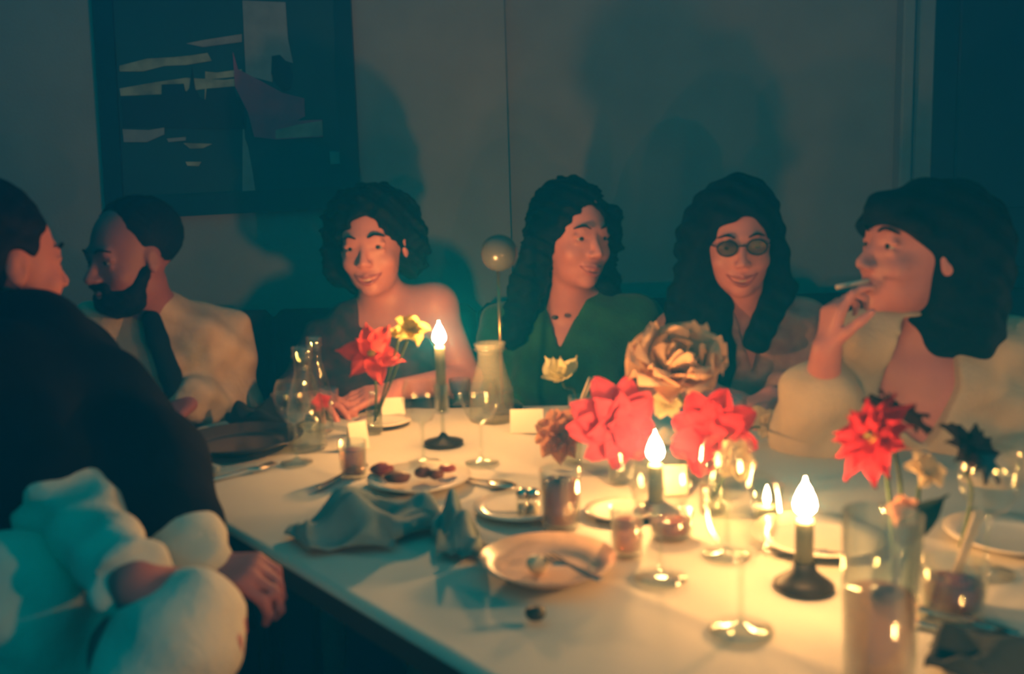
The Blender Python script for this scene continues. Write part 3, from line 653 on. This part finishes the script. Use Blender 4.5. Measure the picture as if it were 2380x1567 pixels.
def candle(base, H, hold, label, power=700., rad=.0105, fh=.050, fr=.0125):
    r = empty('candle', base); tag(r, label, 'candle')
    z0 = hold * .55
    obj('candle_stick', *lathe([(rad, z0), (rad, H - .004), (rad * .85, H), (rad * .4, H - .002), (0, H - .002)], 24), waxm, r)
    obj('wick', *tube([(0, 0, H - .003), (0, 0, H + .003), (.0008, 0, H + .008)], .0009, 6), wick, r)
    P = [(0, H + .004), (fr * .55, H + .007), (fr * .9, H + .012), (fr, H + .018), (fr * .85, H + .026), (fr * .5, H + .036), (fr * .2, H + .042), (0, H + fh)]
    obj('flame', *lathe(P, 16), emimat('flame_light_%d' % power, FLAME, power), r)
    # stand
    h = empty('candle_holder', base)
    tag(h, 'dark holder of the ' + label.replace('lit ', ''), 'candle holder')
    if hold > .06:
        obj('foot', *lathe([(0, 0), (.038, 0), (.038, .004), (.012, .010), (.005, .02)], 28), holdm, h)
        obj('stem', *lathe([(.0045, .015), (.0045, hold * .85), (.006, hold * .9)], 16), glass if hold > .1 else holdm, h)
        obj('cup', *lathe([(.005, hold * .5), (.0135, hold * .52), (.0145, hold), (.0115, hold), (.0112, hold * .56), (0, hold * .55)], 24), glass if hold > .1 else holdm, h)
    else:
        obj('foot', *lathe([(0, 0), (.034, 0), (.034, .003), (.026, .009), (.015, .018), (.0125, hold), (.0108, hold), (.0108, hold * .55), (0, hold * .55)], 28), holdm, h)
    return r
candle(G(1031, 1030), .188, .115, 'lit taper on the tall stand by the pale yellow blossom', 1150., .0095)
candle(G(1524, 1196), .075, .02, 'lit candle between the two magenta flowers', 560.)
candle(G(1868, 1362), .080, .03, 'lit candle standing alone in front of the right plate', 440.)

candle(v3(1.30, 1.40, ZT), .10, .03, 'lit candle far along the right end of the table', 350.)  # added off-frame candle, warm fill for the right side
candle(v3(.46, .38, ZT), .10, .03, 'lit candle on the table close by the camera side', 800.)  # added off-frame candle, warm fill for the near left sleeve

def wineglass(base, H, R, label, bowlh=.085, drink=None, group=None):
    r = empty('wine_glass', base); tag(r, label, 'glass', group)
    obj('foot', *lathe([(0, 0), (R * .88, 0), (R * .88, .0015), (R * .3, .004), (.004, .009)], 36), glass, r)
    obj('stem', *lathe([(.004, .008), (.0032, .03), (.0035, H - bowlh - .004), (.006, H - bowlh)], 14), glass, r)
    prof = [(.001, 0), (R * .55, .008), (R * .88, .028), (R, .048), (R * .93, .070), (R * .82, bowlh)]
    b = obj('bowl', *openlathe([(a, H - bowlh + z) for a, z in prof], 40), glass, r)
    if drink:
        obj('drink', *lathe([(0, H - bowlh + .002), (R * .52, H - bowlh + .009), (R * .84, H - bowlh + .027), (R * .9, H - bowlh + .034), (0, H - bowlh + .034)], 32), drink, r)
    return r
def tumbler(base, H, R, label, drink=None, fill=.6, straws=0, garnish=None, taper=.9, name='tumbler', cat_='glass', sdir=(.3, .1)):
    r = empty(name, base); tag(r, label, cat_)
    obj('glass_wall', *openlathe([(0, 0), (R * taper, 0), (R * taper, .002), (R, H), (R - .0012, H), (R * taper - .0016, .006), (0, .006)], 40), glass, r)
    if drink: obj('drink', *lathe([(0, .007), (R * taper - .003, .007), (R * (taper + (1 - taper) * fill) - .003, H * fill), (0, H * fill)], 32), drink, r)
    for i in range(straws):
        s = tube([(-.01 + .004 * i, .003 * i, .01), (-.01 + sdir[0] * .13 + .008 * i, sdir[1] * .1, .01 + H * 1.6)], .0028, 8); obj('straw', *s, mat('paper_straw', (.75, .60, .40), .7), r)
    if garnish: obj('garnish', *ball((.004, -.004, H * fill), (.014, .012, .009), 12, noise=.15, seed=3), garnish, r)
    return r
hazyg = liquidmat('misted_glass', (.78, .74, .62), .16)
def carafe(base, H, R, rn, label, water=None, name='carafe'):
    r = empty(name, base); tag(r, label, 'carafe')
    pr = [(0, 0), (R, 0), (R * 1.02, .01), (R, H * .38), (R * .80, H * .55), (rn * .95, H * .74), (rn * .88, H * .86), (rn * 1.02, H * .93), (rn * 1.12, H), (rn * 1.05, H), (rn * .95, H * .94), (rn * .8, H * .86)]
    gb = obj('glass_body', *openlathe(pr, 40), glass, r); gb.data.materials[0] = hazyg if R > .04 else glass
    obj('lip_ring', *openlathe([(rn * 1.02, H * .9), (rn * 1.14, H * .905), (rn * 1.14, H * .925), (rn * 1.02, H * .93)], 32), glass, r)
    if water: obj('water', *lathe([(0, .005), (R * .95, .005), (R * .96, H * .36), (0, H * .36)], 32), water, r)
    return r
waterm = glassmat('water', (.90, .92, .86), .8)
carafe(G(716, 1040), .195, .036, .018, 'tall clear carafe in front, left of the coral flower', waterm)
carafe(G(742, 1000), .195, .030, .014, 'slimmer clear carafe behind the other one, left of the coral flower')
carafe(G(1144, 975), .165, .047, .030, 'wide-necked clear water carafe right of the tall lit candle', waterm)
def plate(base, R, label, m, H=.014, name='plate'):
    r = empty(name, base); tag(r, label, 'plate')
    obj('dish', *lathe([(0, .002), (R * .6, 0), (R * .64, .001), (R, H - .001), (R, H + .001), (R * .66, .006), (R * .6, .0045), (0, .0045)], 48), m, r); return r
stone = mat('peach_stoneware', (.62, .42, .30), .35, .12, 20); white = mat('white_glaze', (.72, .66, .54), .2, .04); darkp = mat('dark_glaze', (.03, .03, .03), .25, .1)
DP = G(1275, 1330); plate(DP, .083, 'peach dessert plate near the table edge with a single round morsel', stone, .02)
plate(G(975, 1125), .085, 'pale plate of leftovers behind the crumpled blue-grey napkins', white)
plate(G(1900, 1262), .083, 'pale plate just behind the nearest candle', white)
plate(G(560, 1040), .120, 'wide dark plate at the left end of the table', darkp, .022)
plate(G(1210, 1185), .070, 'small side plate left of the red drink', white, .008)
plate(G(2350, 1260), .08, 'shaded plate at the right edge of the table', white)
plate(G(1440, 1195), .05, 'small saucer beside the middle candle', white, .008)
plate(G(890, 985), .060, 'small plate beneath the coral flower vase', white, .008)
def bit(px, py, r, m, label, name='morsel', z=.006, catg='food'):
    b = G(px, py); o = obj(name, *ball((0, 0, r[2]), r, 14, noise=.08, seed=int(px)), m, loc=(b[0], b[1], ZT + z)); tag(o, label, catg); return o
bit(1250, 1345, (.014, .012, .012), mat('cream_morsel', (.7, .55, .35), .4), 'round cream morsel in the middle of the peach plate')
bit(1245, 1442, (.012, .010, .008), mat('shadow_blob', (.02, .03, .02), .5), 'small dark blob standing in for a shadow on the cloth in front of the peach plate', z=0)  # dark blob modelled in place of the morsel's shadow
meat = mat('brown_food', (.22, .07, .04), .5, .2, 40); redf = mat('red_food', (.4, .06, .04), .4, .2, 40)
for i, (px, py, r, m, lb) in enumerate([(890, 1120, (.020, .014, .010), redf, 'reddish leftover at the left of the plate of leftovers'), (925, 1140, (.022, .015, .010), meat, 'brown leftover at the front of the plate of leftovers'),
        (985, 1128, (.015, .012, .010), meat, 'dark brown leftover at the centre of the plate of leftovers'), (1015, 1132, (.013, .010, .009), meat, 'small dark leftover right of centre on the plate of leftovers'),
        (1040, 1115, (.016, .010, .007), redf, 'red leftover at the back right of the plate of leftovers')]):
    bit(px, py, r, m, lb, 'leftover_bite', .012)
def cutlery(kind, p0, p1, label, m=steel, z=ZT + .003):
    a, b = G(*p0), G(*p1); a[2] = b[2] = z; d = b - a; Lh = np.linalg.norm(d); rz = math.atan2(d[1], d[0])
    r = empty(kind, a, rz); tag(r, label, 'cutlery')
    hl_ = Lh * .58
    def strip(x0, x1, w0, w1, z0=0, z1=0, t=.0022):
        V = [(x0, -w0, z0), (x0, w0, z0), (x1, w1, z1), (x1, -w1, z1), (x0, -w0 * .7, z0 + t), (x0, w0 * .7, z0 + t), (x1, w1 * .7, z1 + t), (x1, -w1 * .7, z1 + t)]
        return V, [(0, 1, 2, 3), (7, 6, 5, 4), (0, 4, 5, 1), (1, 5, 6, 2), (2, 6, 7, 3), (3, 7, 4, 0)]
    obj('handle', *cat(strip(0, hl_ * .4, .006, .005), strip(hl_ * .4, hl_, .005, .0028, 0, .003)), m, r, smooth=False)
    if kind == 'fork':
        obj('head', *strip(hl_, Lh * .76, .0028, .010, .003, .001), m, r, smooth=False)
        for k in range(4): 
            y = -.0085 + .0057 * k; V, F = strip(Lh * .755, Lh, .0012, .0008, .001, .004); obj('tine', [(x, yy + y, zz) for x, yy, zz in V], F, m, r, smooth=False)
    elif kind == 'knife': obj('blade', *strip(hl_, Lh, .008, .004, .001, .001, .001), m, r, smooth=False)
    else: obj('bowl', *ball((Lh - .028, 0, .003), (.028, .017, .004), 16), m, r)
    return r
cutlery('spoon', (735, 1140), (850, 1085), 'bright spoon at the left of the plate of leftovers')
cutlery('knife', (1170, 1300), (1085, 1250), 'knife between the blue-grey napkin and the peach plate')
f = cutlery('fork', (1400, 1392), (1270, 1340), 'fork resting on the rim of the peach plate', z=ZT + .022)
cutlery('knife', (1780, 1285), (2030, 1300), 'knife lying in front of the plate behind the nearest candle')
cutlery('fork', (2110, 1445), (2300, 1505), 'fork at the lower right beyond the tall drink')
cutlery('knife', (2130, 1420), (2370, 1480), 'knife at the lower right above the fork')
cutlery('spoon', (1075, 1115), (1200, 1140), 'spoon right of the plate of leftovers')
cutlery('fork', (480, 1120), (640, 1085), 'fork in front of the wide dark plate')
pinkd = liquidmat('pink_drink', (.75, .25, .18), .45); redd = liquidmat('red_drink', (.50, .12, .08), .6); oran = liquidmat('orange_drink', (.80, .38, .18), .5)
tumbler(G(822, 1105), .060, .024, 'short tumbler of pink drink left of the plate of leftovers', pinkd, .75)
tumbler(G(1304, 1222), .082, .029, 'tumbler of dark red drink with a fruit garnish, behind the peach plate', redd, .8, garnish=mat('berry', (.05, .01, .03), .4))
tumbler(G(1458, 1286), .062, .022, 'small pink drink glass in front of the middle candle', pinkd, .7)
tumbler(G(2040, 1600), .165, .034, 'tall glass of orange-pink drink at the lower right', oran, .55, garnish=mat('berry', (.05, .01, .03), .4))
tumbler(G(2215, 1420), .055, .034, 'low red cocktail glass at the right', redd, .6, 2, garnish=redf, sdir=(.35, .3))
tumbler(G(1348, 975), .050, .025, 'glass with two pale straws behind the pink blossoms', waterm, .5, 2, sdir=(.25, 0))
tumbler(G(765, 965), .060, .024, 'empty tumbler between the carafes and the coral flower', waterm, .3)
tumbler(G(1070, 940), .060, .026, 'empty tumbler behind the tall lit candle', waterm, .4)
tumbler(G(1560, 1245), .035, .030, 'low glass bowl of reddish sauce beside the middle candle', redd, .6)
tumbler(G(1705, 990), .060, .026, 'empty tumbler behind the right magenta flower', waterm, .4)
tumbler(G(660, 980), .065, .024, 'tumbler left of the carafes', waterm, .4)
wineglass(G(1535, 1342), .150, .036, 'wine glass standing right of the peach plate', .080)
wineglass(G(1722, 1465), .165, .038, 'wine glass nearest the camera, left of the tall orange drink', .085)
wineglass(G(1690, 1290), .150, .034, 'wine glass behind the nearest wine glass', .080)
wineglass(G(985, 1075), .150, .034, 'wine glass left of the tall candle, behind the plate of leftovers', .080)
wineglass(G(1120, 1075), .150, .034, 'wine glass in front of the wide-necked carafe', .080)
wineglass(G(2290, 1330), .150, .036, 'wine glass at the right below the dark flower', .080)
wineglass(G(690, 1075), .150, .033, 'wine glass beside the wide dark plate', .080)
# votive
vt = empty('votive_candle', G(1782, 1205)); tag(vt, 'small lit votive in a clear glass left of the nearest candle', 'candle')
obj('glass_cup', *openlathe([(0, 0), (.020, 0), (.024, .05), (.023, .05), (.019, .004), (0, .004)], 32), glass, vt)
obj('wax', *lathe([(0, .004), (.018, .004), (.019, .018), (0, .017)], 24), mat('white_wax', (.8, .72, .5), .4), vt)
obj('flame', *lathe([(0, .020), (.0035, .024), (.0045, .030), (.003, .040), (0, .048)], 12), emimat('votive_flame', FLAME, 400.0), vt)
# shakers
shm = mat('shaker_grain', (.5, .45, .35), .8)
for (px, lb) in ((1216, 'left glass salt shaker beside the red drink'), (1240, 'right glass pepper shaker beside the red drink')):
    s = empty('shaker', G(px, 1200)); tag(s, lb, 'shaker')
    obj('jar', *lathe([(0, 0), (.010, 0), (.011, .004), (.009, .03), (0, .031)], 20), glass, s); obj('grains', *lathe([(0, .001), (.008, .001), (.0075, .018), (0, .018)], 16), shm, s); obj('cap', *lathe([(.0095, .028), (.0098, .036), (.006, .041), (0, .042)], 20), steel, s)
bit(1245, 1190, (.001, .001, .001), shm, 'tiny salt grain by the shakers', 'salt_grain', 0) if False else None
# place cards
cardm = mat('card_stock', (.85, .80, .62), .8, .03)
def card(px, py, w, h, rz, label):
    b = G(px, py); c_, s_ = math.cos(rz), math.sin(rz)
    V = [(-w / 2, -.018, 0), (w / 2, -.018, 0), (w / 2, 0, h), (-w / 2, 0, h), (-w / 2, .018, 0), (w / 2, .018, 0)]
    V2 = [(x, y * .93, z - .0012 if z > 0 else z) for x, y, z in V]
    o = obj('place_card', V + V2, [(0, 1, 2, 3), (3, 2, 5, 4), (7, 6, 9, 8), (8, 9, 10, 11), (0, 6, 7, 1), (4, 5, 11, 10)], cardm, loc=b, smooth=False); o.rotation_euler = (0, 0, rz); tag(o, label, 'card')
card(915, 968, .050, .042, .1, 'folded white place card right of the coral flower stem')
card(1225, 1002, .066, .045, -.05, 'wide white place card behind the pink blossoms')
card(1568, 1142, .036, .042, 0, 'small white place card just right of the middle candle')
card(832, 1040, .036, .050, .5, 'leaning cream card behind the pink drink')
# napkins
napm = mat('blue_grey_napkin', (.24, .30, .27), .9, .12, 30, bump=.2, bscale=300)
def napkin(ctr, sx, sy, hgt, seed, label, m=napm, rz=0):
    g = np.random.default_rng(seed); N = 64; V = []; F = []
    ph = g.uniform(0, 6.28, 12); 
    for j in range(N):
        for i in range(N):
            u, w = i / (N - 1) * 2 - 1, j / (N - 1) * 2 - 1
            e = max(0, 1 - (abs(u) ** 4 + abs(w) ** 4) ** .75)
            x = u + .22 * math.sin(3.1 * w + ph[0]) + .12 * math.sin(5 * u + 4 * w + ph[1]); y = w + .22 * math.sin(2.9 * u + ph[2]) + .12 * math.sin(6 * w - 3 * u + ph[3])
            q = math.hypot(x, y); sc = 1 / (1 + .22 * max(0, q - .7))
            r1 = .5 + .5 * math.cos(4.2 * x + 2.6 * y + ph[4] + .9 * math.sin(2.2 * y + ph[7])); r2 = .5 + .5 * math.cos(5.2 * y - 2.6 * x + ph[5] + .8 * math.sin(3 * x + ph[8]))
            z = e ** .45 * (.45 * r1 ** 1.3 + .40 * r2 ** 1.3 + .22 * math.exp(-q * q * 2)) + .05 * math.sin(9 * x + ph[6]) * e
            z += (1 - e) * .10 * abs(math.sin(5 * (u + w) + ph[9]))
            V.append((x * sx * sc, y * sy * sc, max(.002, z * hgt + .003)))
    for j in range(N - 1):
        for i in range(N - 1): F.append((j * N + i, j * N + i + 1, (j + 1) * N + i + 1, (j + 1) * N + i))
    o = obj('napkin', V, F, m, loc=ctr); o.rotation_euler = (0, 0, rz)
    so = o.modifiers.new('thick', 'SOLIDIFY'); so.thickness = .0015; so.offset = 1
    tag(o, label, 'napkin'); return o
napkin(G(850, 1235), .092, .085, .060, 3, 'large crumpled blue-grey napkin near the table edge', rz=-.4)
napkin(G(1062, 1262), .030, .070, .060, 8, 'narrow crumpled blue-grey napkin left of the peach plate', rz=.1)
napkin(G(2310, 1545), .060, .040, .035, 5, 'dark crumpled napkin in the lower right corner', mat('dark_napkin', (.02, .03, .035), .9, .1))
napkin(G(1560, 1030), .05, .035, .03, 12, 'cream napkin behind the magenta flowers', mat('cream_napkin', (.7, .6, .42), .9, .1))
napkin(G(460, 1098), .04, .02, .018, 15, 'shaded pale napkin at the left corner of the table', mat('pale_napkin', (.4, .42, .36), .9, .1))
napkin(G(630, 985), .085, .045, .06, 21, 'black cloth form added as a dark shadow patch between the wide dark plate and the banquette', mat('dark_patch_cloth', (.008, .01, .012), .9, .1))  # added dark form, stands in for the shadow patch on the table
# globe lamp
lb = G(1168, 955); gl_ = empty('table_lamp', lb); tag(gl_, 'unlit table lamp with a round globe on a thin stem behind the wide-necked carafe', 'lamp')
gc = A(1160, 588, lb[1]); hz = gc[2] - ZT
obj('base', *lathe([(0, 0), (.045, 0), (.045, .008), (.01, .014), (.004, .018)], 32), holdm, gl_)
obj('stem', *lathe([(.0035, .015), (.0035, hz - .035)], 12), mat('brass', (.5, .35, .15), .3, metal=1), gl_)
obj('globe', *ball((gc[0] - lb[0], gc[1] - lb[1], hz), .040, 28), mat('smoked_globe', (.07, .075, .075), .25, .05), gl_)

# ================================================================== FLOWERS
stemm = mat('green_stem', (.05, .10, .03), .6); leafm = mat('dark_leaf', (.012, .045, .022), .6, .2); centre = mat('flower_centre', (.55, .42, .08), .8)
def petal_mesh(Lp, Wp, curl, ruff, point, seed):
    g = np.random.default_rng(seed); nu, nv = 9, 7; V = []; F = []; ph = g.uniform(0, 6, 3)
    for i in range(nu):
        t = i / (nu - 1); w = Wp * (math.sin(PI * min(1, t * (.86 if not point else .98) + .10)) ** (.6 if not point else .9)); 
        for j in range(nv):
            s = j / (nv - 1) * 2 - 1
            a = curl * t * t; x = Lp * (t if abs(curl) < .01 else math.sin(curl * t) / curl); z = Lp * (0 if abs(curl) < .01 else -(1 - math.cos(curl * t)) / curl)
            z += .25 * w * s * s + ruff * t * math.sin(3 * s + ph[0] + 4 * t) * Lp
            V.append((x, w * s, z))
    for i in range(nu - 1):
        for j in range(nv - 1): F.append((i * nv + j, (i + 1) * nv + j, (i + 1) * nv + j + 1, i * nv + j + 1))
    me = bpy.data.meshes.new('petal'); me.from_pydata(V, [], F); me.polygons.foreach_set('use_smooth', [True] * len(F)); return me
def flower(px, py, Y, Rpx, m, label, face, stem_to, layers, kind='flower', point=False, ruff=.08, cen=None, wratio=.36, curl=.6, group=None, seed=1, cap=None):
    c0 = A(px, py, Y); R = Rpx / FPX * Y; r = empty(kind, c0); tag(r, label, 'flower', group)
    fz = unit(face); fx = unit(np.cross((0, 0, 1), fz)) if abs(fz[2]) < .95 else v3(1, 0, 0); fy = np.cross(fz, fx); M0 = Matrix((fx, fy, fz)).transposed()
    g = np.random.default_rng(seed)
    for (n_, ln, open_) in layers:
        me = petal_mesh(R * ln, R * ln * wratio, curl, ruff, point, seed + n_); me.materials.append(m)
        for k in range(n_):
            o = bpy.data.objects.new('petal', me); COL.objects.link(o); o.parent = r
            a = 2 * PI * (k + g.uniform(-.18, .18)) / n_ + open_ * 3; el_ = open_ + g.uniform(-.12, .12)
            o.rotation_mode = 'QUATERNION'; o.rotation_quaternion = (M0 @ Matrix.Rotation(a, 3, 'Z') @ Matrix.Rotation(-el_, 3, 'Y')).to_quaternion()
            s = g.uniform(.9, 1.08); o.scale = (s, s, s)
    if cen is not None: obj('flower_centre', *ball(fz * R * .06, (R * .16, R * .16, R * .12), 12, noise=.1), cen, r)
    e = np.array(stem_to) - c0; b = -fz * R * .12
    pts = smoothpath([b, b * 2.2 + e * .10, e * .55 + v3(.006, 0, .012), e], 5); obj('stem', *tube(pts, .0022, 8), stemm, r)
    return r
def vase(base, H, R, rn, label, fill=.6):
    r = empty('bud_vase', base); tag(r, label, 'vase')
    obj('glass_body', *openlathe([(0, 0), (R, 0), (R * 1.05, .006), (R, H * .55), (rn, H * .75), (rn * .95, H * .93), (rn * 1.15, H), (rn * 1.0, H), (rn * .85, H * .9)], 32), glass, r)
    obj('water', *lathe([(0, .004), (R * .93, .004), (R * .93, H * .5), (0, H * .5)], 24), waterm, r)
    return v3(base[0], base[1], base[2] + .02)
coral = petalmat('coral_petal', (.80, .09, .08)); yel = petalmat('yellow_petal', (.75, .62, .22)); mag = petalmat('magenta_petal', (.62, .03, .07), (.62, .12, .18)); red = petalmat('red_petal', (.62, .035, .055))
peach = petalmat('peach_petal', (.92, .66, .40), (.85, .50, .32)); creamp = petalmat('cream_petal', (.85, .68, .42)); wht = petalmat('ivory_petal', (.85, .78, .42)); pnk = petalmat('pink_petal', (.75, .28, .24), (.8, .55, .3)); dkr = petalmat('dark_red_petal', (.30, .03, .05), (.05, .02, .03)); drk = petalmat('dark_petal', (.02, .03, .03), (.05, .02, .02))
def Yt(px, py): return T(px, py)[1]
y1 = Yt(872, 1004)
s1 = vase(G(872, 1004), .085, .016, .009, 'slim bud vase holding the coral lily')
flower(862, 822, y1 - .13, 80, coral, 'coral red lily with pointed petals above the slim bud vase', (.25, -.85, .35), s1, [(6, 1.0, .25), (3, .75, .9)], 'lily', True, .05, centre, .30, .5, seed=4)
flower(955, 768, y1 - .19, 44, yel, 'small pale yellow blossom left of the tall lit candle', (.3, -.6, .7), s1, [(5, 1.0, .4), (4, .7, .9)], 'blossom', False, .12, None, .42, .5, seed=6)
flower(925, 782, y1 - .17, 26, yel, 'smallest pale yellow bud between the coral lily and the tall candle', (-.2, -.6, .7), s1, [(4, 1.0, .9)], 'bud', False, .1, None, .45, .3, seed=16)
flower(745, 935, Yt(745, 1020), 28, coral, 'small coral bud beside the clear carafes', (.2, -.8, .4), G(750, 1000) + v3(0, 0, .03), [(5, 1, .6)], 'bud', True, .05, None, .4, .4, seed=8)
y2 = Yt(1330, 1075)
s2 = vase(G(1330, 1075), .07, .018, .010, 'bud vase holding the ivory tulip and pink carnation')
flower(1305, 880, y2 + .25, 66, wht, 'ivory tulip leaning left of the two straws', (-.25, -.35, .8), G(1345, 975) + v3(0, 0, .02), [(4, 1, .3), (4, .8, .9)], 'tulip', True, .05, None, .42, -.5, seed=9)
flower(1300, 1012, y2, 66, pnk, 'pink and yellow ruffled carnation left of the magenta flower', (-.2, -.8, .5), s2, [(9, 1, .2), (7, .75, .7), (5, .5, 1.1)], 'carnation', False, .16, None, .36, .4, seed=11)
y3 = Yt(1440, 1120)
s3 = vase(G(1440, 1120), .07, .018, .010, 'bud vase under the left magenta flower')
flower(1430, 988, y3, 116, mag, 'large magenta flower left of the middle candle', (.35, -.9, .1), s3, [(9, 1, .15), (7, .8, .5), (5, .5, 1.0)], 'gerbera', False, .08, None, .33, .5, seed=13)
s4 = vase(G(1655, 1190), .075, .018, .010, 'bud vase with the right magenta flower behind the wine glasses')
y4 = Yt(1655, 1190)
flower(1655, 1008, y4 + .06, 112, red, 'large magenta red flower right of the middle candle', (-.35, -.9, .15), s4, [(8, 1, .15), (7, .8, .5), (5, .5, 1.0)], 'gerbera', False, .08, None, .33, .5, seed=14)
flower(1708, 1068, y4, 52, creamp, 'small cream blossom under the right magenta flower', (.1, -.9, .3), s4, [(6, 1, .3), (5, .7, .8)], 'blossom', False, .14, None, .42, .4, seed=17)
s5 = vase(G(1605, 1112), .085, .020, .012, 'taller bud vase behind the middle candle holding the big peach peony')
y5 = 1.47
flower(1572, 858, y5, 124, peach, 'very large ruffled peach peony, the tallest flower on the table', (0, -.55, .85), s5, [(7, 1.05, .02), (7, .95, .35), (6, .8, .70), (5, .6, 1.05)], 'peony', False, .22, None, .62, -.45, seed=19)
flower(1548, 938, y5 - .02, 40, wht, 'pale yellow blossom directly above the middle candle flame', (0, -.8, .5), s5, [(6, 1, .3), (4, .7, .8)], 'blossom', False, .12, None, .42, .4, seed=21)
flower(1780, 985, 1.62, 46, creamp, 'peach blossom beside the sleeve of the cream jacket', (.2, -.8, .5), G(1700, 1090) + v3(0, 0, .04), [(6, 1, .3), (5, .7, .8)], 'blossom', False, .14, None, .4, .4, seed=22)
s6 = vase(G(2078, 1412), .115, .024, .016, 'clear vase of mixed red flowers behind the tall orange drink')
y6 = Yt(2078, 1412)
flower(2030, 1018, y6 + .10, 118, red, 'big red gerbera at the right in front of the cream jacket', (-.75, -.35, .45), s6, [(11, 1, .15), (9, .8, .45), (6, .5, .9)], 'gerbera', True, .06, centre, .26, .3, seed=23)
flower(2085, 965, y6 + .13, 86, drk, 'dark flower painting in the shaded side of the big red gerbera', (.5, .2, .8), s6, [(9, 1, .2), (7, .8, .6)], 'gerbera', True, .08, None, .28, .3, seed=24)  # near-black petals put the gerbera's shaded side into colour
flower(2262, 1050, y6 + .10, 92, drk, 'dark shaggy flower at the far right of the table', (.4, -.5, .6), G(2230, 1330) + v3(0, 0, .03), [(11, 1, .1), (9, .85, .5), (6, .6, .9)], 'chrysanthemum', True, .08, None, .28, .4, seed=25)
flower(2100, 1190, y6 - .02, 46, pnk, 'half-open pink bud below the big red gerbera', (-.3, -.7, .5), s6, [(5, 1, .6), (4, .8, 1.0)], 'bud', False, .06, None, .42, .6, seed=26)
flower(2150, 1095, y6 + .06, 52, creamp, 'cream blossom between the red gerbera and the dark shaggy flower', (.1, -.7, .6), s6, [(6, 1, .3), (5, .7, .8)], 'blossom', False, .14, None, .4, .4, seed=27)
# leaf
for (px, py, Y, e, lbv) in ((2135, 1200, y6 - .04, (.05, 0, .06), 'dark green leaf beside the half-open pink bud'),):
    c0 = A(px, py, Y); me = petal_mesh(.075, .016, .4, .03, True, 3); me.materials.append(leafm); o = bpy.data.objects.new('leaf', me); COL.objects.link(o); o.location = c0 - v3(.02, 0, .03); o.rotation_euler = (.6, -.9, 0); tag(o, lbv, 'leaf')

# ================================================================== added haze, lifts the dark tones to blue-green
hz_ = bpy.data.materials.new('tone_lift_haze'); hz_.use_nodes = True; nn = hz_.node_tree.nodes; nn.clear(); oo = nn.new('ShaderNodeOutputMaterial'); vs = nn.new('ShaderNodeVolumeScatter')
vs.inputs['Color'].default_value = (.006, .43, .98, 1); vs.inputs['Density'].default_value = .15; hz_.node_tree.links.new(vs.outputs[0], oo.inputs['Volume'])
hb = obj('haze', *box((-.3, 1.3, 1.4), (5.3, 3.3, 2.78)), hz_, smooth=False); tag(hb, 'thin blue-green haze added to lift the dark tones of the room', 'haze', kind='stuff')
